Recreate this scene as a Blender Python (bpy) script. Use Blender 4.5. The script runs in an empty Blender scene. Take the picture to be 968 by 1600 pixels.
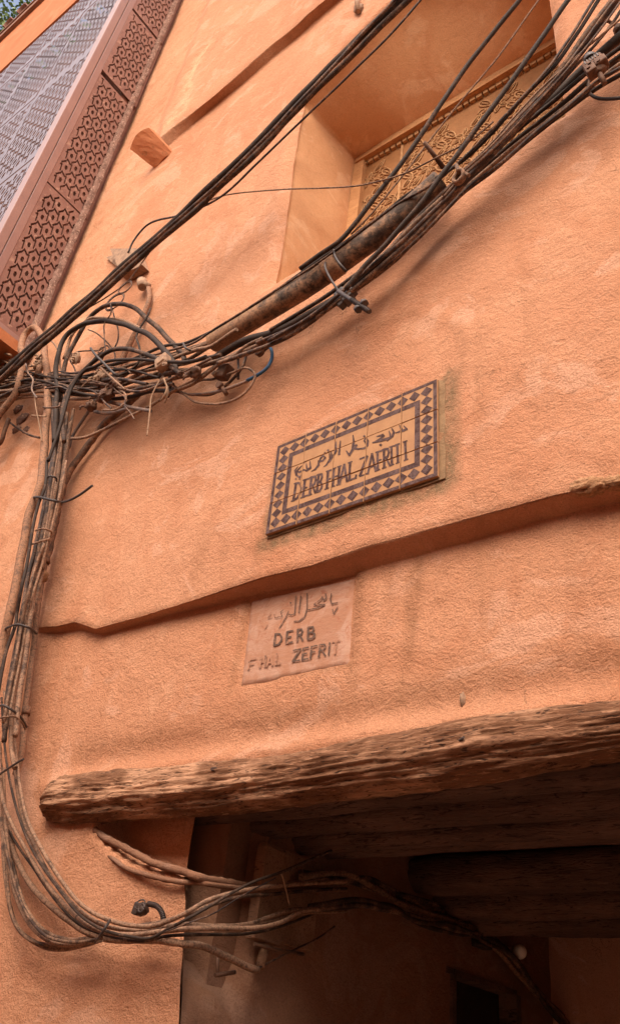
import bpy, bmesh, math, random
import numpy as np
from mathutils import Vector, Matrix, noise
from mathutils.geometry import delaunay_2d_cdt
random.seed(7)
S = bpy.context.scene
COL = S.collection

# ------------------------------------------------------------------ camera
F, PITCH, ROLL, YAW = 1282.44, 0.609895, 0.127891, -0.708041
CAM = np.array([0.0, -2.2, 1.6])
def _axes():
    cp, sp = math.cos(PITCH), math.sin(PITCH)
    fw = np.array([math.sin(YAW)*cp, math.cos(YAW)*cp, sp]); rt = np.array([math.cos(YAW), -math.sin(YAW), 0])
    up = np.cross(rt, fw); c, s = math.cos(ROLL), math.sin(ROLL)
    return np.array([c*rt+s*up, -s*rt+c*up, -fw])
MW = _axes()
cam = bpy.data.cameras.new('camera'); co = bpy.data.objects.new('camera', cam); COL.objects.link(co)
cam.sensor_fit = 'VERTICAL'; cam.sensor_height = 36; cam.lens = 36*F/1600
cam.clip_start = 0.05; cam.clip_end = 2000
co.matrix_world = Matrix.Translation(CAM.tolist()) @ Matrix(MW.T.tolist()).to_4x4()
S.camera = co

# ------------------------------------------------------------------ light
SUN_EL, SUN_AZ = math.radians(47), math.radians(160)     # azimuth clockwise from +Y
world = bpy.data.worlds.new('World'); S.world = world; world.use_nodes = True
wn = world.node_tree; bg = wn.nodes['Background']
sky = wn.nodes.new('ShaderNodeTexSky'); sky.sky_type = 'NISHITA'; sky.sun_disc = False
sky.sun_elevation = SUN_EL; sky.sun_rotation = SUN_AZ; sky.air_density = 1.0; sky.dust_density = 9.0; sky.ozone_density = 1.0
wn.links.new(sky.outputs[0], bg.inputs[0]); bg.inputs[1].default_value = 0.15
sl = bpy.data.lights.new('sun', 'SUN'); sl.energy = 1.0; sl.angle = math.radians(130); sl.color = (1.0, 0.94, 0.86)
so = bpy.data.objects.new('sun', sl); COL.objects.link(so)
sd = Vector((math.sin(SUN_AZ)*math.cos(SUN_EL), math.cos(SUN_AZ)*math.cos(SUN_EL), math.sin(SUN_EL)))
so.rotation_euler = sd.to_track_quat('Z', 'Y').to_euler(); so.location = (0, -6, 20)
S.view_settings.view_transform = 'Standard'; S.view_settings.look = 'None'
S.view_settings.exposure = 0.95; S.view_settings.gamma = 1.0
S.cycles.use_denoising = True
S.cycles.max_bounces = 10; S.cycles.diffuse_bounces = 8

# ------------------------------------------------------------------ pixel to place helpers (photograph pixels -> metres)
def ray(x, y): return MW.T @ np.array([(x-484)/F, -(y-800)/F, -1.0])
def pl(x, y, ax, val):
    v = ray(x, y); return CAM + v*((val-CAM[ax])/v[ax])
def mpp(P): return float(-(MW @ (np.array(P)-CAM))[2]/F)      # metres per photograph pixel at P
def ss(a, b, x):
    t = min(1, max(0, (x-a)/(b-a))); return t*t*(3-2*t)
def lerp_tab(tab, x): return float(np.interp(x, [t[0] for t in tab], [t[1] for t in tab]))

LP, MP = .085, .078                                # how far ledge and moulding stand out
def _tab(px, y, left, right):
    t = sorted((float(pl(*q, 1, y)[0]), float(pl(*q, 1, y)[2])) for q in px); return [(-9, t[0][1]+left)]+t+[(3, t[-1][1]+right)]
LB = _tab([(60,993),(75,992),(125,986),(160,992),(225,973),(300,953),(390,931),(484,912),(554,896),(659,867),(734,845),(834,814),(909,799),(968,785)], 0, 0, -.1)
def lp(x): return .05+.035*ss(-2.9, -2.1, x)
def _tabl(px):
    t = []
    for q in px:
        x = -2.
        for _ in range(5): P = pl(*q, 1, -lp(x)); x = P[0]
        t.append((float(P[0]), float(P[2])))
    t.sort(); return [(-9, t[0][1])]+t+[(3, t[-1][1]-.1)]
LF = _tabl([(60,981),(90,979),(120,972),(150,983),(200,969),(280,945),(350,920),(425,897),(484,882),(559,857),(634,835),(709,815),(784,794),(834,781),(874,771),(968,757)])
MB_ = _tab([(261,222),(311,178),(370,130),(428,79),(521,7)], -LP, -.1, .03)
MF_ = _tab([(239,213),(286,178),(332,143),(416,66),(500,3)], -LP-MP, -.1, .03)
def yleft(z): return -.05*ss(2.6, 3.9, z)
def s1(x): return ss(-3.75, -3.45, x)
def ylow(x, z): return (1-s1(x))*yleft(z)
def yup(x, z): return (1-s1(x))*yleft(z) - lp(x)*s1(x)
def s2(x): return ss(-4.4, -4.1, x)
def ytop(x, z): return yup(x, z) - MP*s2(x)
def surf(x, z):
    if z < lerp_tab(LB, x): return ylow(x, z)
    if z > 8.5: return ytop(x, z)
    return yup(x, z)
PX = -2.169                                       # plane of the passage's left wall
def W(px, py, off=0.0):
    """point off metres in front of the wall under a photograph pixel"""
    y = -LP
    for _ in range(6):
        P = pl(px, py, 1, y-off); y = .5*y+.5*surf(P[0], P[2])
    return Vector(pl(px, py, 1, y-off))
def WX(px, py, off=0.0): return Vector(pl(px, py, 0, PX+off))

# ------------------------------------------------------------------ materials
class NT:
    def __init__(s, name):
        s.m = bpy.data.materials.new(name); s.m.use_nodes = True; s.t = s.m.node_tree; s.b = s.t.nodes['Principled BSDF']
        s.tc = s.t.nodes.new('ShaderNodeTexCoord'); s.oi = None
    def n(s, ty, **k):
        n = s.t.nodes.new(ty)
        for a, v in k.items(): setattr(n, a, v)
        return n
    def l(s, a, b): s.t.links.new(a, b)
    def noise(s, scale, detail=4, rough=.55, vec=None, stretch=None, dist=0):
        n = s.n('ShaderNodeTexNoise'); n.inputs['Scale'].default_value = scale; n.inputs['Detail'].default_value = detail
        n.inputs['Roughness'].default_value = rough; n.inputs['Distortion'].default_value = dist
        v = vec or s.tc.outputs['Object']
        if stretch:
            mp = s.n('ShaderNodeMapping'); mp.inputs['Scale'].default_value = stretch[:3]
            if len(stretch) > 3: mp.inputs['Rotation'].default_value = stretch[3:]
            s.l(v, mp.inputs['Vector']); v = mp.outputs[0]
        s.l(v, n.inputs['Vector']); return n.outputs['Fac']
    def ramp(s, fac, a, b, lo=0., hi=1.):
        r = s.n('ShaderNodeMapRange', interpolation_type='SMOOTHSTEP'); r.inputs[1].default_value = a; r.inputs[2].default_value = b
        r.inputs[3].default_value = lo; r.inputs[4].default_value = hi; s.l(fac, r.inputs[0]); return r.outputs[0]
    def mix(s, fac, a, b, mode='MIX'):
        m = s.n('ShaderNodeMix', data_type='RGBA', blend_type=mode)
        for i, v in ((0, fac), (6, a), (7, b)):
            if isinstance(v, (int, float)): m.inputs[i].default_value = v
            elif isinstance(v, tuple): m.inputs[i].default_value = (*v, 1)
            else: s.l(v, m.inputs[i])
        return m.outputs[2]
    def math(s, op, a, b=0.):
        m = s.n('ShaderNodeMath', operation=op)
        for i, v in enumerate((a, b)):
            if isinstance(v, (int, float)): m.inputs[i].default_value = v
            else: s.l(v, m.inputs[i])
        return m.outputs[0]
    def bump(s, h, dist, strength=1.0, prev=None):
        b = s.n('ShaderNodeBump'); b.inputs['Distance'].default_value = dist; b.inputs['Strength'].default_value = strength
        s.l(h, b.inputs['Height'])
        if prev: s.l(prev, b.inputs['Normal'])
        return b.outputs[0]
    def out(s, col=None, rough=.9, nrm=None, spec=.3, metal=0.):
        if col is not None:
            if isinstance(col, tuple): s.b.inputs['Base Color'].default_value = (*col, 1)
            else: s.l(col, s.b.inputs['Base Color'])
        if isinstance(rough, (int, float)): s.b.inputs['Roughness'].default_value = rough
        else: s.l(rough, s.b.inputs['Roughness'])
        if nrm is not None: s.l(nrm, s.b.inputs['Normal'])
        s.b.inputs['Specular IOR Level'].default_value = spec; s.b.inputs['Metallic'].default_value = metal
        return s.m

def m_plaster(name, base, alt, pale, stains_shade=False, grit=1.0):
    t = NT(name)
    c = t.mix(t.ramp(t.noise(.9, 5, .6), .35, .68), base, alt)
    c = t.mix(t.ramp(t.noise(4.5, 6, .65, dist=1.2), .5, .78, 0, .55), c, pale)
    c = t.mix(t.ramp(t.noise(1.5, 7, .62, stretch=(1, 1, 1.3, 0, .5, 0), dist=1.4), .54, .60, 0, .75), c, tuple(v*k for v, k in zip(base, (1.10, 1.24, 1.42))))
    c = t.mix(t.ramp(t.noise(2.2, 6, .7, stretch=(1, 1, .6), dist=.6), .50, .68, 0, .8), c, tuple(v*k for v, k in zip(base, (.84, .74, .68))))
    c = t.mix(t.ramp(t.noise(30, 4, .7), .52, .8, 0, .45), c, tuple(.6*v for v in base))
    if stains_shade:
        vc = t.n('ShaderNodeVertexColor', layer_name='stain'); sp = t.n('ShaderNodeSeparateColor'); t.l(vc.outputs['Color'], sp.inputs[0])  # layer holds the stains and the painted shade under the ledge
        dr = t.ramp(t.noise(7, 5, .6, stretch=(1, 1, .05)), .54, .70, 0, .30)
        c = t.mix(t.math('MULTIPLY', dr, t.ramp(t.noise(1.1, 3, .5), .42, .6)), c, (.30,.13,.06))
        brk = t.ramp(t.noise(22, 5, .7, stretch=(1, 1, .45)), .3, .7, .35, 1.0)
        c = t.mix(t.math('MULTIPLY', sp.outputs[0], brk), c, (.20, .085, .035))
        brk2 = t.ramp(t.noise(9, 6, .7), .36, .6)
        c = t.mix(t.math('MULTIPLY', sp.outputs[1], brk2), c, (.72, .42, .25))
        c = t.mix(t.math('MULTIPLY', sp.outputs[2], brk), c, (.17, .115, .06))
    sp1 = t.ramp(t.noise(170, 4, .8), .50, .62, 0, .62*min(1, grit)); sp2 = t.ramp(t.noise(70, 5, .8, stretch=(1, 1, 1.3, 0, .5, 0), dist=.4), .52, .66, 0, .55*min(1, grit))
    c = t.mix(sp2, c, tuple(.66*v for v in base)); c = t.mix(sp1, c, tuple(.55*v for v in base))
    sp3 = t.ramp(t.noise(120, 4, .7, stretch=(1.1, 1, 1)), .54, .72, 0, .35); c = t.mix(sp3, c, tuple(min(1, 1.25*v) for v in pale))
    # trowelled, combed grit: stretched worm-like ridges in two directions
    h1 = t.noise(62, 5, .68, stretch=(1, 1, 1.2, 0, .5, 0), dist=.25)
    h2 = t.noise(160, 3, .6)
    vo = t.n('ShaderNodeTexVoronoi', feature='DISTANCE_TO_EDGE'); vo.inputs['Scale'].default_value = 1.3
    wn_ = t.n('ShaderNodeTexNoise'); wn_.inputs['Scale'].default_value = 3.5; wn_.inputs['Detail'].default_value = 6; t.l(t.tc.outputs['Object'], wn_.inputs['Vector'])
    va = t.n('ShaderNodeVectorMath', operation='MULTIPLY_ADD'); t.l(wn_.outputs['Color'], va.inputs[0]); va.inputs[1].default_value = (.7, .7, .7); t.l(t.tc.outputs['Object'], va.inputs[2]); t.l(va.outputs[0], vo.inputs['Vector'])
    crack = t.math('MULTIPLY', t.ramp(vo.outputs['Distance'], .0035, .0010), t.ramp(t.noise(.8, 3, .5), .52, .62))
    c = t.mix(t.math('MULTIPLY', crack, .7), c, tuple(.32*v for v in base))
    h3 = t.noise(14, 6, .65, stretch=(1, 1, 1.2, 0, -.6, 0), dist=.8)
    lines = t.math('ABSOLUTE', t.math('SUBTRACT', t.noise(26, 4, .6, stretch=(1, 1, 1.5, 0, .45, 0), dist=2.2), .5))
    lines = t.ramp(lines, 0, .045)
    nb = t.bump(h3, .011*grit, .7); nb = t.bump(h1, .0055*grit, .7, nb); nb = t.bump(lines, .0005*grit, .3, nb); nb = t.bump(h2, .0032*grit, .8, nb)
    return t.out(c, .93, nb, .15)

def m_cable(name, core, dust, amount, rough=.6):
    t = NT(name)
    oi = t.n('ShaderNodeObjectInfo')
    off = t.math('MULTIPLY', t.math('SUBTRACT', oi.outputs['Random'], .5), .16)
    f = t.math('ADD', t.noise(11, 6, .75), off)
    a = .64-amount*.30
    f = t.ramp(f, a-.07, a+.10)
    f2 = t.ramp(t.noise(95, 5, .8), .52-.17*amount, .62-.12*amount)
    f = t.math('MULTIPLY', f, t.math('ADD', t.math('MULTIPLY', f2, .75), .25))
    scuff = t.ramp(t.noise(48, 6, .8), .55, .64, 0, .8)
    f = t.math('MULTIPLY', f, t.math('SUBTRACT', 1.0, scuff))
    c = t.mix(f, core, dust)
    c = t.mix(t.ramp(t.noise(30, 4, .6), .5, .75, 0, .5), c, tuple(.45*(x+y*.6) for x, y in zip(core, dust)))
    nb = t.bump(t.noise(90, 4, .7), .004, .7)
    r = t.math('ADD', t.math('MULTIPLY', f, .9-rough), rough)
    return t.out(c, r, nb, .2)

def m_simple(name, c1, c2, scale=12, rough=.7, bump=.003, bscale=60, spec=.3, metal=0., stretch=None, c3=None):
    t = NT(name)
    c = t.mix(t.ramp(t.noise(scale, 6, .65, stretch=stretch), .36, .66), c1, c2)
    if c3: c = t.mix(t.ramp(t.noise(scale*2.3, 6, .7, stretch=stretch), .54, .66), c, c3)
    return t.out(c, rough, t.bump(t.noise(bscale, 5, .65, stretch=stretch), bump, .7), spec, metal)

def m_wood(name, top, dark, crack, scale=1.0, bd=.012):
    t = NT(name)
    g = t.noise(44*scale, 7, .66, stretch=(.17, 1, 1), dist=2.4)
    g2 = t.noise(120*scale, 4, .6, stretch=(.15, 1, 1), dist=.8)
    w = t.noise(5*scale, 5, .6, stretch=(.5, 1, 1))
    c = t.mix(t.ramp(w, .38, .58), top, dark)
    c = t.mix(t.ramp(g, .46, .37, 0, .9), c, crack)
    c = t.mix(t.ramp(g2, .55, .72, 0, .5), c, tuple(min(1, v*1.5) for v in top))
    nb = t.bump(g, bd, .9); nb = t.bump(g2, bd*.35, .8, nb)
    return t.out(c, .88, nb, .2)

M = {}
M['plaster'] = m_plaster('ochre_plaster', (.57,.270,.150), (.50,.215,.113), (.67,.365,.222), True, 2.0)
M['plaster2'] = m_plaster('orange_band_plaster', (.44,.155,.065), (.40,.14,.058), (.48,.19,.09), False, .5)
M['plaster_in'] = m_plaster('shaded_passage_plaster', (.25,.125,.075), (.21,.10,.06), (.30,.165,.10))  # passage shade put into the colour: darker copy of the wall plaster
M['plaster_deep'] = m_plaster('bounce_passage_plaster', (.58,.32,.22), (.52,.28,.19), (.62,.38,.27))  # same plaster made paler, standing in for bounce light deep inside
M['plaster_far'] = m_plaster('unseen_opposite_plaster', (.56,.36,.25), (.52,.33,.22), (.62,.42,.30))
M['soffit'] = m_plaster('recess_plaster', (.62,.32,.16), (.56,.28,.135), (.68,.38,.21), False, .55)
M['beam'] = m_wood('weathered_beam_wood', (.47,.25,.145), (.19,.085,.043), (.028,.011,.007), 1.2, .010)
M['log'] = m_wood('dark_log_wood', (.16,.09,.065), (.10,.055,.04), (.03,.014,.01))  # dark brown wood of the ceiling logs
M['oldwood'] = m_wood('old_board_wood', (.30,.16,.095), (.22,.115,.065), (.06,.03,.02), 1.5, .005)
M['door'] = m_wood('dark_door_wood', (.035,.02,.014), (.025,.015,.012), (.01,.006,.005), 1.5, .004)
M['screen'] = m_simple('brown_painted_metal', (.255,.122,.088), (.20,.09,.065), 6, .5, .002, 40, .4, 0, None, (.36,.20,.14))
M['post'] = m_simple('brown_post_paint', (.26,.14,.115), (.29,.16,.13), 3, .4, .001, 30, .5)
M['backing'] = m_simple('brown_backing_board', (.20,.085,.055), (.14,.06,.04), 5, .8, .002)
M['debris'] = m_simple('dusty_debris_strip', (.25,.14,.105), (.13,.07,.052), 22, .95, .012, 45, .2, 0, None, (.46,.30,.22))
DUST = (.42,.215,.115)
M['black'] = m_cable('black_cable_sheath', (.034,.020,.014), (.22,.12,.078), .24, .7)
M['brown'] = m_cable('dusty_brown_cable_sheath', (.042,.023,.017), (.27,.15,.092), .60)
M['tan'] = m_cable('mud_caked_cable_sheath', (.055,.03,.02), (.31,.175,.11), .74)
M['mid'] = m_cable('half_dusty_cable_sheath', (.035,.021,.018), (.28,.155,.10), .42)
M['grey'] = m_cable('grey_cable_sheath', (.15,.105,.09), (.34,.205,.14), .5)
M['blue'] = m_cable('blue_cable_sheath', (.03,.085,.16), (.22,.14,.11), .12)
M['conduit'] = m_cable('plaster_coated_conduit', (.085,.045,.03), (.33,.165,.095), .72)
M['pipe'] = m_cable('sooty_pipe_coat', (.045,.03,.026), (.42,.22,.125), .62, .5)
M['rust'] = m_simple('rusty_iron', (.10,.05,.032), (.16,.075,.04), 40, .75, .003, 90, .4, .3)
M['iron'] = m_simple('dark_iron', (.035,.023,.018), (.075,.045,.035), 30, .5, .003, 90, .5, .3)
M['dustbox'] = m_simple('mud_splashed_plastic', (.33,.20,.125), (.22,.13,.085), 25, .85, .004, 70, .3, 0, None, (.44,.24,.13))
M['tie'] = m_simple('black_tie_plastic', (.03,.018,.014), (.05,.03,.022), 20, .65, .001, 60, .5)
M['string'] = m_simple('pale_string_fibre', (.31,.19,.12), (.23,.14,.09), 40, .95, .003, 150, .1)
M['clay'] = m_simple('terracotta_clay', (.50,.19,.085), (.44,.155,.07), 9, .88, .004, 55, .2, 0, None, (.30,.13,.06))
M['tile'] = m_simple('amber_tile_biscuit', (.37,.185,.082), (.32,.155,.068), 14, .75, .0012, 60, .3)
M['glaze'] = m_simple('dark_purple_glaze', (.045,.018,.014), (.12,.07,.062), 26, .62, .003, 50, .12, 0, None, (.04,.016,.015))
M['mortar'] = m_simple('grey_mortar', (.27,.165,.09), (.20,.12,.065), 18, .95, .008, 60, .15)
M['plaque'] = None
M['stone'] = m_simple('rough_yellow_stone', (.46,.25,.135), (.34,.17,.085), 28, .95, .02, 60, .15, 0, None, (.22,.11,.05))
M['carve'] = m_simple('amber_carved_stucco', (.28,.12,.04), (.23,.095,.03), 10, .8, .004, 50, .3)
M['carve_rim'] = m_simple('tan_carved_edges', (.38,.20,.09), (.31,.155,.065), 18, .85, .004, 60, .25)
M['frame'] = m_wood('window_frame_wood', (.46,.23,.10), (.40,.19,.08), (.25,.11,.045), 1.5, .004)
M['tiledark'] = m_simple('brown_roof_tile', (.20,.085,.055), (.14,.055,.04), 9, .8, .004)
M['eave'] = m_wood('eave_board_wood', (.24,.125,.085), (.20,.10,.07), (.08,.04,.03), .8, .004)
M['leaf'] = m_simple('leaf_green', (.10,.17,.035), (.06,.12,.025), 3, .6, .001, 20, .4)
M['bark'] = m_simple('bark_brown', (.12,.08,.05), (.08,.05,.035), 5, .95, .01, 20, .2)
M['ground'] = m_simple('paving_dust', (.36,.22,.14), (.28,.17,.11), 2, .95, .01, 20, .2)
M['bulb'] = m_simple('white_bulb_glass', (.80,.76,.70), (.74,.70,.64), 6, .25, .0005, 30, .5)
def _plaque():
    t = NT('flaking_pink_plaque_paint')
    c = t.mix(t.ramp(t.noise(7, 6, .65, dist=1.5), .38, .66), (.36,.17,.10), (.43,.245,.17))
    c = t.mix(t.ramp(t.noise(19, 6, .75, dist=2.5), .52, .7, 0, .8), c, (.31,.11,.06))
    c = t.mix(t.ramp(t.noise(60, 5, .7), .55, .75, 0, .5), c, (.34,.18,.12))
    return t.out(c, .85, t.bump(t.noise(45, 5, .7, stretch=(.5, 1, 1.5)), .004, .6), .25)
M['plaque'] = _plaque()
def _ink(name, lo, hi):
    t = NT(name)
    f = t.ramp(t.noise(30, 7, .85), lo, hi)
    return t.out(t.mix(f, (.10,.06,.045), (.37,.18,.11)), .85, None, .2)
M['ink'] = _ink('worn_black_lettering', .50, .64)
M['ink_faint'] = _ink('nearly_gone_lettering', .38, .52)

# ------------------------------------------------------------------ mesh builder
class MB:
    def __init__(s): s.v = []; s.f = []; s.sm = []
    def add(s, vs, fs, smooth=False):
        o = len(s.v); s.v += [tuple(v) for v in vs]; s.f += [tuple(i+o for i in f) for f in fs]; s.sm += [smooth]*len(fs); return s
    def box(s, c, h, R=None, bev=0.0):
        c = Vector(c); R = R or Matrix.Identity(3)
        if bev <= 0:
            vs = [c+R@Vector((x*h[0], y*h[1], z*h[2])) for x in (-1,1) for y in (-1,1) for z in (-1,1)]
            return s.add(vs, [(0,1,3,2),(4,6,7,5),(0,4,5,1),(2,3,7,6),(0,2,6,4),(1,5,7,3)])
        bm = bmesh.new(); bmesh.ops.create_cube(bm, size=2)
        for v in bm.verts: v.co = Vector((v.co.x*h[0], v.co.y*h[1], v.co.z*h[2]))
        bmesh.ops.bevel(bm, geom=bm.edges[:], offset=bev, segments=2, affect='EDGES', profile=.5)
        bm.verts.index_update()
        s.add([c+R@v.co for v in bm.verts], [[v.index for v in f.verts] for f in bm.faces]); bm.free(); return s
    def tube(s, pts, r, n=8, cap=True, lump=0., seed=0., rfun=None):
        pts = [Vector(p) for p in pts]; m = len(pts)
        T = [(pts[min(i+1, m-1)]-pts[max(i-1, 0)]).normalized() for i in range(m)]
        a = T[0].orthogonal().normalized(); vs = []; fs = []
        for i in range(m):
            a = (a-T[i]*a.dot(T[i])).normalized(); b = T[i].cross(a)
            rr = r if rfun is None else rfun(i/(m-1))
            for k in range(n):
                th = 2*math.pi*k/n; d = a*math.cos(th)+b*math.sin(th)
                q = rr
                if lump: q = rr*(1+lump*noise.noise((pts[i]+d*r)*(.55/r)+Vector((seed, 0, seed))))
                vs.append(pts[i]+d*q)
        for i in range(m-1):
            for k in range(n):
                k2 = (k+1) % n; fs.append((i*n+k, i*n+k2, (i+1)*n+k2, (i+1)*n+k))
        s.add(vs, fs, True)
        if cap:
            o = len(s.v)-len(vs)
            s.f += [tuple(o+k for k in reversed(range(n))), tuple(o+(m-1)*n+k for k in range(n))]; s.sm += [False, False]
        return s
    def cyl(s, a, b, r, n=12, r2=None):
        a = Vector(a); b = Vector(b); r2 = r if r2 is None else r2
        return s.tube([a, b], r, n, True, 0, 0, lambda t: r+(r2-r)*t)
    def blob(s, c, h, sub=3, amp=.25, fr=2.2, seed=0., R=None, smooth=True):
        bm = bmesh.new(); bmesh.ops.create_icosphere(bm, subdivisions=sub, radius=1)
        R = R or Matrix.Identity(3); c = Vector(c); bm.verts.index_update(); vs = []
        for v in bm.verts:
            d = v.co.normalized(); q = 1+amp*(noise.noise(d*fr+Vector((seed, seed*2, 0)))+.5*noise.noise(d*fr*2.3+Vector((seed, 0, 3))))
            vs.append(c+R@Vector((d.x*h[0]*q, d.y*h[1]*q, d.z*h[2]*q)))
        s.add(vs, [[v.index for v in f.verts] for f in bm.faces], smooth); bm.free(); return s
    def ring(s, c, u, v, R, r, n=20, k=6, turns=1.0, drift=None):
        c = Vector(c); drift = drift or Vector((0, 0, 0)); N = int(n*turns)
        return s.tube([c+u*(R*math.cos(2*math.pi*i/n))+v*(R*math.sin(2*math.pi*i/n))+drift*(i/n) for i in range(N+1)], r, k)
    def build(s, name, mat, parent=None, origin=None):
        o = Vector(origin) if origin is not None else Vector((0, 0, 0))
        me = bpy.data.meshes.new(name); me.from_pydata([tuple(Vector(v)-o) for v in s.v], [], s.f)
        me.polygons.foreach_set('use_smooth', s.sm); me.materials.append(mat); me.update()
        ob = bpy.data.objects.new(name, me); COL.objects.link(ob)
        if parent is not None:
            ob.parent = parent; pw = parent
            acc = Vector((0, 0, 0))
            while pw is not None: acc += Vector(pw.location); pw = pw.parent
            ob.location = o-acc
        else: ob.location = o
        return ob
def tag(o, label=None, cat=None, group=None, kind=None):
    for k, v in (('label', label), ('category', cat), ('group', group), ('kind', kind)):
        if v: o[k] = v
    return o
def thing(name, loc, label, cat, group=None):
    o = bpy.data.objects.new(name, None); COL.objects.link(o); o.location = loc; o.empty_display_size = .1
    return tag(o, label, cat, group)
def spline(P, step=.02):
    P = [Vector(p) for p in P]
    if len(P) == 2: P = [P[0], (P[0]+P[1])/2, P[1]]
    Q = [P[0]*2-P[1]]+P+[P[-1]*2-P[-2]]; out = []
    for i in range(1, len(Q)-2):
        p0, p1, p2, p3 = Q[i-1:i+3]; n = max(2, int((p2-p1).length/step))
        t0 = 0; t1 = max(1e-5, (p1-p0).length**.5); t2 = t1+max(1e-5, (p2-p1).length**.5); t3 = t2+max(1e-5, (p3-p2).length**.5)
        for k in range(n):
            t = t1+(t2-t1)*k/n
            A1 = p0*((t1-t)/(t1-t0))+p1*((t-t0)/(t1-t0)); A2 = p1*((t2-t)/(t2-t1))+p2*((t-t1)/(t2-t1)); A3 = p2*((t3-t)/(t3-t2))+p3*((t-t2)/(t3-t2))
            B1 = A1*((t2-t)/(t2-t0))+A2*((t-t0)/(t2-t0)); B2 = A2*((t3-t)/(t3-t1))+A3*((t-t1)/(t3-t1))
            out.append(B1*((t2-t)/(t2-t1))+B2*((t-t1)/(t2-t1)))
    out.append(P[-1]); return out

# ------------------------------------------------------------------ setting: ground
g = MB(); g.add([(-400,-400,0),(400,-400,0),(400,400,0),(-400,400,0)], [(0,1,2,3)])
tag(g.build('ground', M['ground']), kind='structure')

# ------------------------------------------------------------------ the plastered building
bld = thing('plastered_building', (0, 0, 0), 'ochre plastered house wall with a projecting ledge, window recess and timbered passage opening', 'building')
ZO = 2.47
EDGE = [(0, -2.11), ]
for q in ((281,1600), (288,1440), (294,1335), (298,1310)):
    P = pl(*q, 1, 0); EDGE.append((P[2], P[0]))
EDGE.sort(); EDGE.append((3, EDGE[-1][1]))
CAV = sorted([(pl(*q, 1, 0)[0], pl(*q, 1, 0)[2]) for q in ((150,1288), (165,1312), (200,1338), (240,1350), (300,1362))])
HX0, HX1, HZ0, HZ1 = -2.33, -.59, 5.42, 7.5
xs = sorted(set([round(v, 4) for v in list(np.arange(-16, -5.2, .4))+list(np.arange(-5.2, -.2, .025))+list(np.arange(-.2, 3.01, .2))]+[HX0, HX1, PX, 3.0]))
xs = [x for i, x in enumerate(xs) if x in (HX0, HX1, PX) or not any(abs(x-h) < .012 for h in (HX0, HX1, PX))]
NX = len(xs)
def nz(x, z, y=0):
    v = Vector((x, z, y))
    return .012*noise.noise(v*1.3)+.007*noise.noise(v*3.7)+.0035*noise.noise(v*9.1)+.0018*noise.noise(v*21)
def hole_warp(x, z):
    dx = dz = 0
    wl = math.exp(-((x-HX0)/.25)**2); dx -= .07*ss(5.4, 7.2, z)*wl*(1-ss(7.6, 8.3, z))
    t = (x-HX0)/(HX1-HX0)
    if -.02 < t < 1.02:
        arch = -.12+.62*math.sin(math.pi*min(1, max(0, .02+.96*t)))
        w = min(1, max(0, (z-6.3)/1.2)) if z <= 7.5 else max(0, 1-(z-7.5)/.85)
        dz += arch*w
    wz = math.exp(-((z-HZ0)/.3)**2); dz += wz*(-.06+.09*t if 0 <= t <= 1 else (-.06 if t < 0 else .03))
    return dx, dz
LUMPS = []
def wall_pt(x, z, y, sec):
    dx, dz = hole_warp(x, z) if z > 4.8 and z < 8.4 else (0, 0)
    X = x; Z = z
    if z < 3.0:
        we = math.exp(-((x-PX)/.18)**2); X += (lerp_tab(EDGE, z)-PX)*we*(1-ss(2.5, 2.9, z))
    X += dx; Z += dz
    d = nz(X, Z)
    if sec == 'A' and x < -2.0:
        zc = lerp_tab(CAV, X) if X > CAV[0][0] else 9
        if Z > zc-.02:
            cv = ss(zc-.015, zc+.02, Z); d -= .13*cv; X -= .128*cv*math.exp(-((x-PX)/.18)**2)
        d += .012*math.exp(-((Z-zc+.03)/.03)**2)
    # swelling of plaster round the beam's end and above the beam
    if z < 3.1 and x > -3.6:
        zb = 2.56+.01*math.sin(x*5)
        d -= .012*math.exp(-((z-2.66)/.05)**2)*ss(-3.3, -2.9, x)
        d += .02*math.exp(-((z-2.57)/.035)**2)*(ss(-3.4, -3.1, x))
    if 5.0 < z < 8.3:
        dh = max(HX0-x, x-HX1, HZ0-z, z-HZ1)
        if 0 <= dh < .10: d -= .045*(1-dh/.10)**2
    return X, y-d, Z
def rows():
    R = []
    for z in np.arange(0, ZO-.01, .026): R.append(('A', float(z), 0))
    for k in range(33): R.append(('B', k/32, 0))
    R.insert(len(R)-1, ('B', .994, 0)); R.append(('U', .03, 0))
    for k in range(1, 6): R.append(('U', k/6, 0))
    R += [('U', .97, 0), ('C', 0, 0), ('C', .003, 0)]
    for k in range(1, 73): R.append(('C', k/72, 0))
    for k in range(1, 43): R.append(('D', k/42, 0))
    for k in range(1, 19): R.append(('E', k/18, 0))
    R += [('V', .03, 0)]
    for k in range(1, 6): R.append(('V', k/6, 0))
    R += [('V', .97, 0)]
    for k in range(30): R.append(('G', k/29, 0))
    R.insert(len(R)-29, ('G', .003, 0))
    return R
RW = rows()
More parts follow.
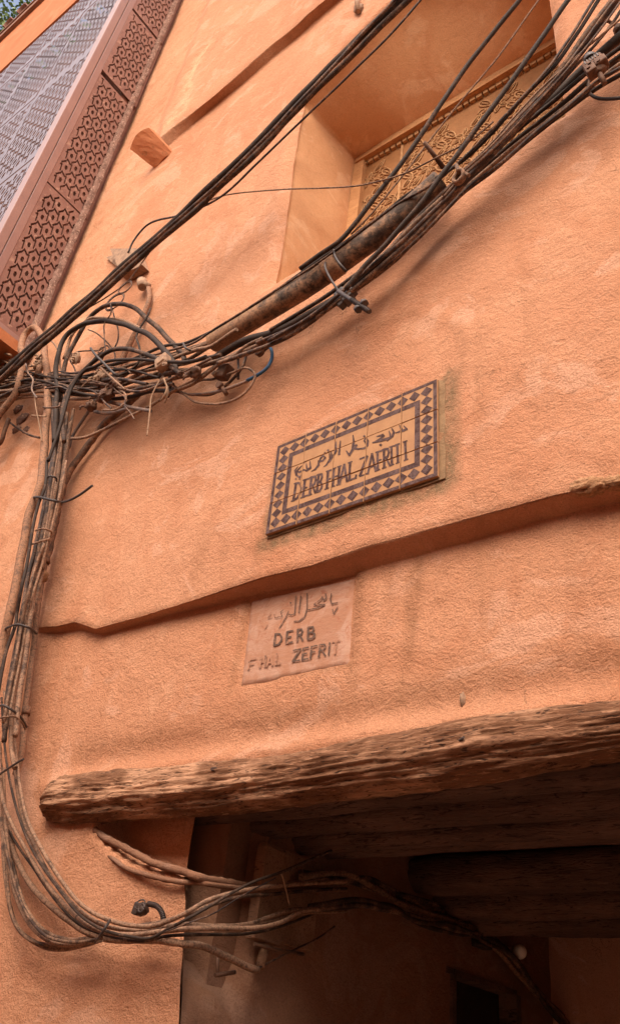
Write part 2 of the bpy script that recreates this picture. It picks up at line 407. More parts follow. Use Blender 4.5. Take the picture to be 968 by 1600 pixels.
def row_pt(x, sec, t):
    zb, zf, mb, mf = lerp_tab(LB, x), lerp_tab(LF, x), lerp_tab(MB_, x), lerp_tab(MF_, x)
    if sec == 'A': return t, ylow(x, t)
    if sec == 'B': z = ZO+(zb-ZO)*t; return z, ylow(x, z)
    if sec == 'U':
        return zb+(zf-zb)*t, ylow(x, zb)+(yup(x, zf)-ylow(x, zb))*t
    if sec == 'C': z = zf+(HZ0-zf)*t; return z, yup(x, z)+(.005*s1(x) if t == 0 else 0)
    if sec == 'D': z = HZ0+(HZ1-HZ0)*t; return z, yup(x, z)
    if sec == 'E': z = HZ1+(mb-HZ1)*t; return z, yup(x, z)
    if sec == 'V': return mb+(mf-mb)*t, yup(x, mb)+(ytop(x, mf)-yup(x, mb))*t
    z = mf+(14.2-mf)*t; return z, ytop(x, z)+(.006*s2(x) if t == 0 else 0)
PLQ = [pl(388.4,934.5,1,0), pl(555.8,898.5,1,0), pl(370,1076,1,0), pl(546,1041,1,0)]
pcx0, pcx1 = PLQ[0][0]+.008, PLQ[1][0]; pcz0, pcz1 = PLQ[2][2], PLQ[0][2]
V = []; stain = []  # stain also carries the painted shade under the ledge
STREAKS = [(560,890,545,1130,9,.8),(600,872,588,1110,5,.35),(655,880,630,1085,9,.85),(640,905,628,1060,7,.6),(405,840,403,880,8,.8),(735,830,742,905,7,.3)]
STW = []
for a in STREAKS:
    p = W(a[0], a[1]); q = W(a[2], a[3]); STW.append((p, q, a[4]*mpp(p), a[5]))
def seg_d(x, z, p, q):
    ax, az, bx, bz = p[0], p[2], q[0], q[2]; L = (bx-ax)**2+(bz-az)**2
    t = min(1, max(0, ((x-ax)*(bx-ax)+(z-az)*(bz-az))/L)); return math.hypot(x-ax-t*(bx-ax), z-az-t*(bz-az)), t
SCAR = [W(322,72), W(300,105), W(290,165), W(262,205)]
sg = [pl(*q, 1, -LP-.03) for q in ((433,697),(682.6,591.5),(684,743.5),(414,836))]; SX0, SX1, SZ0, SZ1 = sg[0][0], sg[2][0], sg[3][2], sg[1][2]
DARK_PATCHES = [(W(350,600), .28, .32), (W(395,560), .2, .28), (W(230,640), .22, .2), (W(470,560), .25, .12)]  # darker grey-brown patches on the wall below the cables
swirl = [W(560,520), W(640,490), W(710,505), W(728,545), W(715,610)]
for sec, t, _ in RW:
    for x in xs:
        z, y = row_pt(x, sec, t); X, Y, Z = wall_pt(x, z, y, sec)
        r = gcol = b = 0.
        if 2.4 < Z < 5.5 and -4 < X < 0:
            for p, q, w, a in STW:
                d, tt = seg_d(X, Z, p, q)
                if d < w*3: r = max(r, a*math.exp(-(d/w)**2)*(1-.5*tt))
            for k in range(4):
                d, tt = seg_d(X, Z, swirl[k], swirl[k+1]); r = max(r, .30*math.exp(-(d/.03)**2)); Y += -.004*math.exp(-(d/.03)**2)
            # mortar halo round the tile sign
            dx = max(SX0+.01-X, X-SX1-.01, 0); dz_ = max(SZ0-Z, Z-SZ1, 0); d = math.hypot(dx, dz_)
            wdt = .075 if Z < SZ0 or X > SX1 else .04
            b = min(1, 1.5*(1-(d/wdt)**2)) if d < wdt else 0
            # brown band of rubbed plaster above the beam
            zz = 2.70+.05*noise.noise(Vector((X*1.5, 0, 7)))
            if X > -3.1: r = max(r, .6*math.exp(-((Z-zz)/.07)**2)*(.6+.5*noise.noise(Vector((X*2.5, Z*3, 2)))))
            if sec == 'U': r = max(r, .12)  # shade under the ledge painted in, on top of the stains
            for pq, rad_, am in DARK_PATCHES:
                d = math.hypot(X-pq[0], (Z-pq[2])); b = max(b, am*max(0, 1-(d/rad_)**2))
        if sec == 'V': b = max(b, .25*s2(x))
        if Z > 6 and X < -3.9: gcol = max(gcol, .3*ss(-3.9, -4.4, X))
        if Z > 5 and X < -3:
            for k in range(3):
                d, tt = seg_d(X, Z, SCAR[k], SCAR[k+1])
                gcol = max(gcol, .9*math.exp(-(d/.09)**2)); Y += .012*math.exp(-(d/.04)**2)
        # recess that holds the painted plaque
        if sec in ('B',):
            ed = max(pcx0-X-.006, X-pcx1-.006, pcz0-Z+.012, Z-pcz1+.004)
            wob = .006*noise.noise(Vector((X*20, Z*20, 5)))
            if ed < .008+wob: Y += .014*ss(.008+wob, -.002, ed)
            r = max(r, .6*math.exp(-((ed-.012)/.012)**2)) if -.02 < ed < .06 else r
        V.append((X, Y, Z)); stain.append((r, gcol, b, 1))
F_ = []
for j in range(len(RW)-1):
    s0, t0 = RW[j][0], RW[j][1]
    for i in range(NX-1):
        xm = (xs[i]+xs[i+1])/2
        if s0 == 'A' and xm > PX: continue
        inD = (s0 == 'D' and t0 < 1) or (s0 == 'C' and t0 == 1)
        if inD and HX0 < xm < HX1: continue
        F_.append((j*NX+i, j*NX+i+1, (j+1)*NX+i+1, (j+1)*NX+i))
w = MB(); w.add(V, F_, True)
wall = w.build('outer_wall', M['plaster'], bld)
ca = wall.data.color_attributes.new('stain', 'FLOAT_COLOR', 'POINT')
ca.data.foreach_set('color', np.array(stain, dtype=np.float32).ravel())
# rubble core above and behind (closes the house so that light cannot leak into the passage)
b = MB(); b.box((-6.5, 3.6, 8.4), (9.4, 2.9, 5.8)); b.box((-9.2, 3.2, 1.25), (6.95, 3.0, 1.24)); b.build('wall_core', M['plaster_in'], bld)

# window recess, lofted from the rim in the wall to the frame
jC = next(j for j, r in enumerate(RW) if r[0] == 'C' and r[1] == 1); jD = next(j for j, r in enumerate(RW) if r[0] == 'D' and abs(r[1]-1) < 1e-6)
i0 = xs.index(HX0); i1 = xs.index(HX1)
loop = [(i0, j) for j in range(jC, jD+1)]+[(i, jD) for i in range(i0+1, i1+1)]+[(i1, j) for j in range(jD-1, jC-1, -1)]+[(i, jC) for i in range(i1-1, i0, -1)]
rim = [Vector(V[j*NX+i]) for i, j in loop]
YB = .58
back = []
for i, j in loop:
    tx = (xs[i]-HX0)/(HX1-HX0); tz = (j-jC)/(jD-jC)
    back.append(Vector((-2.36+1.8*tx, YB, 5.38+2.11*tz)))
st = [0, .02, .06, .15, .3, .45, .6, .75, .9, 1]; vs = []; fs = []
cen = Vector((-1.46, 0, 6.5))
for s_ in st:
    e = ss(0, 1, s_)*.5+.5*s_
    for a, c in zip(rim, back):
        p = a.lerp(c, e); p.y = a.y+(c.y-a.y)*s_
        n_ = Vector((p.x-cen.x, 0, p.z-cen.z)).normalized()
        amp = 0 if s_ == 0 else 1
        p -= n_*(.012*math.exp(-s_*14))*(-1)*amp
        p += n_*amp*(.02*noise.noise(p*3)+.008*noise.noise(p*9))*(1 if s_ < 1 else 0)
        vs.append(p)
L = len(loop)
for k in range(len(st)-1):
    for i in range(L):
        i2 = (i+1) % L; fs.append((k*L+i, k*L+i2, (k+1)*L+i2, (k+1)*L+i))
rc = MB(); rc.add(vs, fs, True); rc.build('window_recess', M['soffit'], bld)
# window: carved stucco panel in a wooden frame
wx0, wx1, wz0, wz1 = -2.33, -.57, 5.4, 7.46
f = MB(); f.box(((wx0+wx1)/2, YB-.005, wz1-.0), (.93, .03, .045)); f.box((wx0+.02, YB-.008, 6.4), (.045, .03, 1.0)); f.box((wx1-.02, YB-.008, 6.4), (.045, .03, 1.0))
f.box(((wx0+wx1)/2, YB-.022, wz1-.055), (.88, .03, .012))
win = f.build('window', M['frame'], bld)
p = MB(); p.box(((wx0+wx1)/2, YB+.03, 6.4), (.95, .02, 1.06)); p.build('panel', M['carve'], win)
ov = MB(); rnd = random.Random(3)
def leaf(cx, cz, L_, w_, ang, r=.009):
    pts = []
    for k in range(17):
        th = 2*math.pi*k/16; u = math.cos(th)*L_; v = math.sin(th)*w_*(1-.35*math.cos(th))
        pts.append(Vector((cx+u*math.cos(ang)-v*math.sin(ang), YB+.006, cz+u*math.sin(ang)+v*math.cos(ang))))
    ov.tube(pts, r, 5, False)
    ov.tube([Vector((cx-L_*.7*math.cos(ang), YB+.004, cz-L_*.7*math.sin(ang))), Vector((cx+L_*.75*math.cos(ang), YB+.004, cz+L_*.75*math.sin(ang)))], r*.7, 4)
for gi in range(-3, 4):
    for gj in range(7):
        cx, cz = -1.45+gi*.262, 5.58+gj*.285+(.14 if gi % 2 else 0)
        if cz > 7.25: continue
        jx = lambda: rnd.uniform(-.008, .008)
        for k in range(6):          # flower
            a_ = k*math.pi/3+.3+jx()*6; leaf(cx+.046*math.cos(a_)+jx(), cz+.046*math.sin(a_)+jx(), .036, .017, a_, .0055)
        for sx_ in (-1, 1):         # mirrored leaves and scrolls
            for sz_ in (-1, 1):
                leaf(cx+sx_*.098+jx(), cz+sz_*.10+jx(), .062, .026, sz_*sx_*.95+jx()*8, .007)
                ov.tube([Vector((cx+sx_*(.118+.034*(1-i/20)*math.cos(i*.42)), YB+.008, cz+sz_*(.030+.034*(1-i/20)*math.sin(i*.42)))) for i in range(16)], .0065, 5)
ov.tube([Vector((-1.95, YB+.006, 5.4)), Vector((-1.95, YB+.006, 7.34))], .012, 5)
for k in range(34):          # ragged notched strip under the top rail
    xk = wx0+.06+k*.05
    ov.box((xk, YB-.004, wz1-.085-.006*rnd.random()), (.016+.006*rnd.random(), .012, .014+.008*rnd.random()))
tag(ov.build('carving', M['carve_rim'], win), kind='stuff')

# passage: left wall, end wall, right wall, ceiling
def patch(name, fn, nu, nv, mat, parent=bld):
    m = MB(); vs = [fn(i/nu, j/nv) for j in range(nv+1) for i in range(nu+1)]
    m.add(vs, [(j*(nu+1)+i, j*(nu+1)+i+1, (j+1)*(nu+1)+i+1, (j+1)*(nu+1)+i) for j in range(nv) for i in range(nu)], True)
    return m.build(name, mat, parent)
def pw(u, v):
    z = 2.62*v; y = .0+3.4*u; x = PX+.012*noise.noise(Vector((y*2, z*2, 1)))+.006*noise.noise(Vector((y*6, z*6, 4)))
    k = ss(.14, 0, y); x = x*(1-k)+k*(lerp_tab(EDGE, z)+.0)
    y = max(y, .004+.14*ss(CAV[-1][1]-.03, CAV[-1][1]+.01, z))
    if .17 < y: x += .0
    x -= (.13+.22*ss(1.9, 2.0, z))*max(ss(.012, .03, y)*ss(1.75, 1.95, z), ss(CAV[-1][1]-.03, CAV[-1][1]+.01, z))*(1-ss(.29, .33, y))
    return (x, y, z)
DY0, DY1, DZ = pl(704,1517,0,PX)[1], pl(797,1553,0,PX)[1], 2.125
m = MB(); nu, nv = 120, 60
vs = [pw(i/nu, j/nv) for j in range(nv+1) for i in range(nu+1)]; fs = []
for j in range(nv):
    for i in range(nu):
        ym = 3.4*(i+.5)/nu; zm = 2.62*(j+.5)/nv
        if DY0-.02 < ym < DY1+.06 and zm < DZ+.0: continue
        fs.append((j*(nu+1)+i, j*(nu+1)+i+1, (j+1)*(nu+1)+i+1, (j+1)*(nu+1)+i))
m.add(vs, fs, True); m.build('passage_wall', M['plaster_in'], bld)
YE = pl(854,1430,0,PX)[1]
patch('passage_end_wall', lambda u, v: (PX-.1+3.4*u, YE+.015*noise.noise(Vector((u*8, v*6, 9))), 2.62*v), 50, 30, M['plaster_deep'])
patch('passage_side_wall', lambda u, v: (.55+.015*noise.noise(Vector((u*8, v*6, 3))), 3.3*u, 2.62*v), 50, 30, M['plaster_deep'])
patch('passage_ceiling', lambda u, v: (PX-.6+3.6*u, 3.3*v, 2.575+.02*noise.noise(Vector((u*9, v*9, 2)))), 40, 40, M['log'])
# right pier outside the frame
b = MB(); b.box((1.78, .16, 1.23), (1.2, .15, 1.23)); b.build('pier', M['plaster_in'], bld)

# timber beams
def log_mesh(x0, x1, cy, cz, r, seed, mat, name, nl=160, nr=28, rough=.06, sag=.0, grain=0., label=None, rad=None, cen=None):
    m = MB(); vs = []; fs = []
    for i in range(nl+1):
        x = x0+(x1-x0)*i/nl; rr = rad(x) if rad else r*(1+.05*noise.noise(Vector((x*1.3, seed, 0))))
        c = cen(x) if cen else (cy+.012*noise.noise(Vector((x*.8, seed, 4))), cz+.012*noise.noise(Vector((x*.9, seed, 8)))-sag*math.sin(math.pi*i/nl))
        for k in range(nr):
            th = 2*math.pi*k/nr; cs, sn = math.cos(th), math.sin(th)
            q = 1+rough*(1.2*noise.noise(Vector((x*1.8, cs*2.2+seed, sn*2.2)))+.8*noise.noise(Vector((x*3.2, cs*7+seed, sn*7)))+.6*noise.noise(Vector((x*9, cs*14, sn*14+seed))))
            if grain:
                g1 = noise.noise(Vector((x*3.0+.5*noise.noise(Vector((x*3, cs*3, sn*3))), cs*13+seed+.8*noise.noise(Vector((x*4, cs, sn))), sn*13))); g2 = noise.noise(Vector((x*9, cs*26, sn*26+seed)))
                q += grain*(-1.3*max(0, .22-abs(g1))-.9*max(0, .2-abs(g2))+.35*g2)
            e = min(1, (i+.4)/5) if i < 5 else 1
            q *= .55+.45*e**.5
            vs.append((x, c[0]+rr*q*cs, c[1]+rr*q*sn))
    for i in range(nl):
        for k in range(nr):
            k2 = (k+1) % nr; fs.append((i*nr+k, (i+1)*nr+k, (i+1)*nr+k2, i*nr+k2))
    m.add(vs, fs, True); m.f += [tuple(range(nr)), tuple(nl*nr+k for k in reversed(range(nr)))]; m.sm += [False, False]
    o = m.build(name, mat, bld)
    if label: o['label'] = label
    return o
BT = [(pl(*q,1,-.03)[0], pl(*q,1,-.03)[2]) for q in ((62,1240),(100,1212),(200,1203),(330,1190),(500,1168),(640,1140),(760,1115),(968,1094))]
BB = [(pl(*q,1,-.03)[0], pl(*q,1,-.03)[2]) for q in ((58,1285),(100,1290),(200,1282),(330,1274),(500,1252),(640,1238),(760,1220),(968,1184))]
def btop(x): return lerp_tab(BT, x)
def bbot(x): return lerp_tab(BB, x)+.012
log_mesh(-3.13, 1.6, 0, 0, .09, 3, M['beam'], 'timber_beam', 700, 120, .125, grain=.14, label='thick weathered timber lintel, light on top and cracked along its grain',
         rad=lambda x: max(.05, .5*(btop(x)-bbot(x))), cen=lambda x: (.0, .5*(btop(x)+bbot(x))))
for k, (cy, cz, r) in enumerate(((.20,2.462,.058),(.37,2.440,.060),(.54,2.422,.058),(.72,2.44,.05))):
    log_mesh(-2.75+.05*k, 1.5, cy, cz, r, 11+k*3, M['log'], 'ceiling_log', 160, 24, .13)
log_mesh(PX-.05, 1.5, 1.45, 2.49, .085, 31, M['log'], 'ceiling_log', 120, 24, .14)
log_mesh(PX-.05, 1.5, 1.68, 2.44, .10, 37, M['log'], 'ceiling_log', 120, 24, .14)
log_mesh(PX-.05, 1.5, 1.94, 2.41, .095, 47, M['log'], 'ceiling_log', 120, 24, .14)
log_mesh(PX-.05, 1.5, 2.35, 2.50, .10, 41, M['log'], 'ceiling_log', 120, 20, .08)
# knots and nail in the beam
for q in ((705,1160),(388,1208),(335,1203),(270,1235),(540,1180)):
    nb = MB(); P = Vector(pl(*q, 1, -.075)); nb.blob(P, (.016,.014,.011), 2, .4, 3, q[0]*.1); nb.build('beam_knot', M['log'], bld, P)
nl = MB(); P = Vector(pl(705,1166,1,-.07)); Q = Vector(pl(724,1152,1,-.10)); nl.cyl(P, Q, .004, 6); nl.build('beam_nail', M['iron'], bld)

# door in the passage's left wall
d = MB(); d.box((PX-.10, (DY0+DY1)/2, DZ/2), (.02, (DY1-DY0)/2+.03, DZ/2))
dr = d.build('door', M['door'], bld)
fr = MB(); fr.box((PX-.03, DY0-.0, DZ/2), (.05, .018, DZ/2)); fr.box((PX-.02, DY1+.03, DZ/2), (.05, .03, DZ/2)); fr.box((PX-.04, (DY0+DY1)/2, DZ+.012), (.05, (DY1-DY0)/2+.06, .014))
fr.build('door_frame', M['log'], dr)
# clay spout at the moulding's end
a = [W(*q, .0) for q in ((203,226),(232,199),(270,236),(243,262))]
sp_ = MB(); nseg = 10; vs = []; fs = []
tipA, tipB = a[0]+Vector((0,-.20,0)), a[1]+Vector((0,-.20,0))
for lay, dr_ in ((0, 0), (1, .05)):
    for j in range(9):
        t = j/8
        for k in range(nseg+1):
            u = k/nseg
            A = Vector(pl(201,230,1,-.30)).lerp(Vector(pl(231,197,1,-.30)), u); B = Vector(pl(243,264,1,-.05)).lerp(Vector(pl(269,238,1,-.05)), u)
            p = A.lerp(B, t); p += Vector((0, .035*(.5-math.sin(math.pi*u))+dr_, .018*(1-(2*u-1)**2)*(1-t)+dr_*.6)); p += Vector((0, 0, .008*noise.noise(p*30))); vs.append(p)
n1 = nseg+1
for lay in range(2):
    o = lay*9*n1
    for j in range(8):
        for k in range(nseg): fs.append((o+j*n1+k, o+j*n1+k+1, o+(j+1)*n1+k+1, o+(j+1)*n1+k))
o2 = 9*n1
for k in range(nseg): fs += [(k, k+1, o2+k+1, o2+k), (8*n1+k, 8*n1+k+1, o2+8*n1+k+1, o2+8*n1+k)]
for j in range(8): fs += [(j*n1, (j+1)*n1, o2+(j+1)*n1, o2+j*n1), (j*n1+nseg, (j+1)*n1+nseg, o2+(j+1)*n1+nseg, o2+j*n1+nseg)]
sp_.add(vs, fs, False)
tag(sp_.build('clay_spout', M['clay'], None, W(250,240)), 'broken terracotta roof tile sticking out of the wall below the screened facade', 'clay tile')
# stone set in the ledge
sb = MB(); sb.blob(W(917,756,.0)+Vector((0,.016,0)), (.075,.028,.034), 4, .34, 3.6, 5, Matrix.Rotation(.16, 3, 'Y')); sb.blob(W(956,750,.0)+Vector((0,.018,0)), (.06,.026,.026), 4, .34, 3.4, 8, Matrix.Rotation(.1, 3, 'Y'))
tag(sb.build('ledge_stone', M['stone'], None, W(920,757)), 'rough yellowish stone exposed in the broken edge of the ledge', 'stone')
sb = MB(); sb.blob(W(67,901,.06), (.032,.03,.034), 3, .35, 2.5, 15)
tag(sb.build('mud_lump', M['stone'], None, W(67,901)), 'small lump of dried mud wedged beside the vertical cables', 'mud lump')
sb = MB()
for q, h in (((36,655),(.06,.03,.05)),((30,640),(.05,.03,.04)),((28,672),(.05,.03,.03)),((42,672),(.035,.02,.03))): sb.blob(W(*q,.0), h, 3, .4, 3, q[0])
tag(sb.build('mortar_patch', M['debris'], None, W(36,655)), 'rough purplish mortar patch on the wall under the pale tangle of wires', 'mortar')
sb = MB(); sb.blob(W(721,1092,.0)+Vector((0,.006,0)), (.010,.010,.024), 3, .4, 3, 3)
tag(sb.build('plaster_blob', M['dustbox'], None, W(721,1092)), 'small greyish blob of plaster on the wall just above the beam', 'plaster blob')
# ------------------------------------------------------------------ tile street sign
SY = -LP-.022
ST = [Vector(pl(*q, 1, SY)) for q in ((433,697),(682.6,591.5),(414,836),(684,743.5))]
def SG(u, v, d=0.0):     # tile units, v up
    a = u/5; c = v/3; p = (ST[2].lerp(ST[3], a)).lerp(ST[0].lerp(ST[1], a), c); p.y -= d; return p
_A = np.array([[q[0], q[2], 1] for q in ST]); _B = np.array([[0, 3], [5, 3], [0, 0], [5, 0]], float); _AF = np.linalg.lstsq(_A, _B, rcond=None)[0]
def SUV(cx, cy):         # crop of the photograph -> tile units
    P = pl(440+cx/4.4, 640+cy/4.4, 1, SY); r_ = np.array([P[0], P[2], 1]) @ _AF; return (float(r_[0]), float(r_[1]))
sign = thing('street_sign', SG(2.5, 0), 'tiled street sign with dark diamond border reading DERB FHAL ZAFRITI in Arabic and Latin letters', 'sign')
polys = []
def rect(x0, y0, x1, y1): polys.append([(x0,y0),(x1,y0),(x1,y1),(x0,y1)])
ow, i0_, i1_ = .115, .475, .62
rect(0, 3-ow, 5, 3); rect(0, 0, 5, ow); rect(0, ow, ow, 3-ow); rect(5-ow, ow, 5, 3-ow)
rect(i0_, 3-i1_, 5-i0_, 3-i0_); rect(i0_, i0_, 5-i0_, i1_); rect(i0_, i1_, i1_, 3-i1_); rect(5-i1_, i1_, 5-i0_, 3-i1_)
dm = .295
def dia(x, y, a, b): polys.append([(x-a,y),(x,y-b),(x+a,y),(x,y+b)])
rr = random.Random(5)
for k in range(14):
    x = dm+(5-2*dm)*k/13
    for y in (dm, 3-dm): dia(x, y, .165*rr.uniform(.93,1.03), .165)
for k in range(1, 8):
    y = dm+(3-2*dm)*k/8
    for x in (dm, 5-dm): dia(x, y, .165, .15*rr.uniform(.93,1.03))
def stroke(pts, w, conv, out, taper=None):
    for k in range(len(pts)-1):
        (x0, y0), (x1, y1) = pts[k], pts[k+1]; dx, dy = x1-x0, y1-y0; L_ = math.hypot(dx, dy) or 1
        wa = w; ex, ey = dx/L_*w*.32, dy/L_*w*.32; nx, ny = -dy/L_*wa/2, dx/L_*wa/2
        out.append([conv(x0-ex+nx, y0-ey+ny), conv(x0-ex-nx, y0-ey-ny), conv(x1+ex-nx, y1+ey-ny), conv(x1+ex+nx, y1+ey+ny)])
def dot(x, y, r, conv, out): out.append([conv(x-r,y), conv(x,y-r), conv(x+r,y), conv(x,y+r)])
def SUV2(cx, cy): return SUV((422+cx/3.639-440)*4.4, (625+cy/3.639-640)*4.4)
def pen(pts, out):          # broad-pen stroke: (x, y, width) in a crop of the photograph
    for (x0, y0, w0), (x1, y1, w1) in zip(pts, pts[1:]):
        dx, dy = x1-x0, y1-y0; L_ = math.hypot(dx, dy) or 1; nx, ny = -dy/L_/2, dx/L_/2; ex, ey = dx/L_*.25, dy/L_*.25
        out.append([SUV2(x0-ex*w0+nx*w0, y0-ey*w0+ny*w0), SUV2(x0-ex*w0-nx*w0, y0-ey*w0-ny*w0), SUV2(x1+ex*w1-nx*w1, y1+ey*w1-ny*w1), SUV2(x1+ex*w1+nx*w1, y1+ey*w1+ny*w1)])
for st_ in ([(735,146,7),(745,165,15),(748,178,11)], [(712,190,5),(740,180,13),(778,166,11)], [(758,148,5),(775,165,11)], [(690,162,6),(703,185,15),(695,208,13),(664,236,4)],
  [(604,210,5),(640,200,13),(648,208,11)], [(646,206,11),(618,228,11),(583,246,6)], [(583,244,7),(630,232,15),(684,216,13)], [(684,218,11),(682,196,11),(676,178,5)],
  [(545,213,6),(534,232,10),(545,248,10),(552,262,11),(535,275,11),(505,279,9)], [(545,213,6),(557,235,10),(553,262,11)], [(468,262,8),(492,258,11),(480,278,11),(505,280,11)], [(470,200,6),(475,240,14),(468,285,14),(450,315,13),(433,290,6)],
  [(399,233,7),(392,310,13)], [(372,238,7),(375,290,13),(355,322,13)], [(345,290,6),(350,325,13),(335,350,11)], [(336,302,6),(340,336,12),(318,370,9),(303,379,3)],
  [(300,315,9),(313,328,10),(298,345,10),(280,350,9),(285,332,9),(300,316,9)], [(275,345,9),(275,370,13),(255,395,9),(233,406,3)], [(226,348,6),(229,385,12),(206,402,11),(190,396,9)], [(205,362,5),(208,388,11)],
  [(190,397,9),(166,410,11),(148,404,9)], [(180,373,5),(150,404,10),(148,425,13),(168,441,9),(176,425,6)], [(148,425,11),(139,402,7),(158,378,4)]): pen(st_, polys)
for x, y, r_ in ((628,257,10),(534,206,8),(330,287,8),(312,302,8),(200,350,6),(189,356,6),(146,449,6),(166,449,6)): dot(x, y, r_, SUV2, polys)
GL = {'D':[('V',.12),('c',[(.12,.97),(.6,.9),(.85,.6),(.85,.35),(.6,.08),(.12,.03)])],
 'E':[('V',.2),('h',.96,.2,.9),('h',.5,.2,.7),('h',.04,.2,.95)], 'F':[('V',.2),('h',.96,.2,.95),('h',.5,.2,.75)],
 'R':[('V',.18),('c',[(.18,.97),(.7,.93),(.8,.74),(.65,.53),(.18,.5)]),('c',[(.45,.5),(.9,.02)])],
 'B':[('V',.18),('c',[(.18,.97),(.7,.93),(.78,.75),(.6,.54),(.18,.52)]),('c',[(.5,.53),(.86,.38),(.84,.15),(.6,.04),(.18,.03)])],
 'H':[('V',.15),('V',.85),('h',.5,.15,.85)], 'A':[('c',[(.05,.02),(.5,.98)]),('C',[(.5,.98),(.92,.02)]),('h',.32,.2,.8)],
 'L':[('V',.2),('h',.04,.2,.95),('c',[(.95,.02),(.97,.18)])], 'Z':[('h',.96,.08,.92),('C',[(.88,.93),(.1,.07)]),('h',.04,.08,.92)],
 'I':[('V',.5)], 'T':[('V',.5),('h',.96,.05,.95)]}
def glyphs(spec, base, top, conv, out, tv, th, serif):
    bx0, by0, bx1, by1 = base; tx0, ty0, tx1, ty1 = top
    for ch, xa, xb in spec:
        def P(u, v):
            s_ = (xa+(xb-xa)*u-bx0)/(bx1-bx0)
            return (bx0+(bx1-bx0)*s_+v*(tx0-bx0+(tx1-tx0-bx1+bx0)*s_), by0+(by1-by0)*s_+v*(ty0-by0+(ty1-ty0-by1+by0)*s_))
        for g_ in GL[ch]:
            if g_[0] == 'V':
                a, b_ = P(g_[1], .04), P(g_[1], .96); stroke([a, b_], tv, conv, out)
                if serif:
                    for v in (.02, .98):
                        c_ = P(g_[1], v); sl_ = (by1-by0)/(bx1-bx0); stroke([(c_[0]-tv*.8, c_[1]-tv*.8*sl_), (c_[0]+tv*.8, c_[1]+tv*.8*sl_)], th*.85, conv, out)
            elif g_[0] == 'h': stroke([P(g_[2], g_[1]), P(g_[3], g_[1])], th, conv, out)
            else: stroke([P(*q) for q in g_[1]], tv if g_[0] == 'C' else (tv*.85), conv, out)
glyphs([('D',72,128),('E',134,178),('R',180,234),('B',232,276),('F',298,344),('H',340,396),('A',392,452),('L',452,510),('Z',528,592),('A',588,650),('F',650,694),('R',694,748),('I',738,774),('T',770,826),('I',832,874)],
       (65,634,872,340), (85,508,866,210), SUV, polys, 17, 10, True)
def clip(poly, x0, y0, x1, y1):
    for ax, val, sg_ in ((0,x0,1),(0,x1,-1),(1,y0,1),(1,y1,-1)):
        out = []
        for k in range(len(poly)):
            a, b_ = poly[k-1], poly[k]; da, db = sg_*(a[ax]-val), sg_*(b_[ax]-val)
            if (da >= 0) != (db >= 0):
                t = da/(da-db); out.append((a[0]+(b_[0]-a[0])*t, a[1]+(b_[1]-a[1])*t))
            if db >= 0: out.append(b_)
        poly = out
        if len(poly) < 3: return None
    return poly
gp = .009
for i in range(5):
    for j in range(3):
        x0, y0, x1, y1 = i+gp, j+gp, i+1-gp, j+1-gp; dd = rr.uniform(-.0016, .0016)
        t_ = MB()
        c4 = [(x0,y0),(x1,y0),(x1,y1),(x0,y1)]
        e_ = .008
        c5 = [(x0+e_,y0+e_),(x1-e_,y0+e_),(x1-e_,y1-e_),(x0+e_,y1-e_)]
        vs = [SG(*c, -.012) for c in c4]+[SG(*c, dd-.0012) for c in c4]+[SG(*c, dd) for c in c5]
        fs = [(0,1,5,4),(1,2,6,5),(2,3,7,6),(3,0,4,7),(4,5,9,8),(5,6,10,9),(6,7,11,10),(7,4,8,11),(8,9,10,11)]
        t_.add(vs, fs); tl = t_.build('tile', M['tile'], sign, SG(i+.5, j+.5))
        gz = MB(); q_ = 0
        for pg in polys:
            c = clip(pg, x0+e_, y0+e_, x1-e_, y1-e_)
            if not c: continue
            q_ += 1; h_ = dd+.0007+.00006*(q_ % 17)
            ar = sum(c[k-1][0]*c[k][1]-c[k][0]*c[k-1][1] for k in range(len(c)))
            if ar < 0: c = c[::-1]
            gz.add([SG(*p_, h_) for p_ in c], [tuple(range(len(c)))])
        gz.build('glaze', M['glaze'], tl, SG(i+.5, j+.5))
mb = MB()          # mortar bed: irregular slab a little larger than the tiles
per = []
for (u0, v0), (u1, v1) in (((-.02,-.05),(5.02,-.05)),((5.12,-.05),(5.14,3.03)),((5.02,3.03),(-.02,3.03)),((-.02,3.03),(-.02,-.05))):
    for k in range(24):
        t = k/24; u, v = u0+(u1-u0)*t, v0+(v1-v0)*t; n_ = .03*noise.noise(Vector((u*3, v*3, 1))); per.append((u+n_, v+n_))
n_ = len(per)
vs = [SG(u, v, -.05) for u, v in per]+[SG(u, v, -.016+.004*noise.noise(Vector((u*4, v*4, 8)))) for u, v in per]
mb.add(vs, [(k, (k+1) % n_, n_+(k+1) % n_, n_+k) for k in range(n_)]+[tuple(n_+k for k in range(n_))])
mb.build('mortar_bed', M['mortar'], sign, SG(2.5, 1.5))

# ------------------------------------------------------------------ painted plaque
plaque = thing('painted_plaque', Vector(pl(455,1055,1,0)), 'faded pink plaque painted with worn DERB FHAL ZEFRIT lettering and Arabic script under the ledge', 'sign')
pm = MB(); NU, NV = 30, 24; vs = []
PQ = [Vector(q) for q in PLQ]
for j in range(NV+1):
    for i in range(NU+1):
        u, v = i/NU, j/NV; p_ = PQ[2].lerp(PQ[3], u).lerp(PQ[0].lerp(PQ[1], u), v)
        eu = min(u, 1-u, v, 1-v); p_.y = .005-.003*noise.noise(Vector((u*4, v*3, 1))); 
        if eu == 0: p_ += Vector((.006*noise.noise(Vector((u*12, v*12, 3))), .02, .006*noise.noise(Vector((u*12, v*12, 6)))))
        vs.append(p_)
pm.add(vs, [(j*(NU+1)+i, j*(NU+1)+i+1, (j+1)*(NU+1)+i+1, (j+1)*(NU+1)+i) for j in range(NV) for i in range(NU)], True)
pm.build('slab', M['plaque'], plaque, plaque.location)
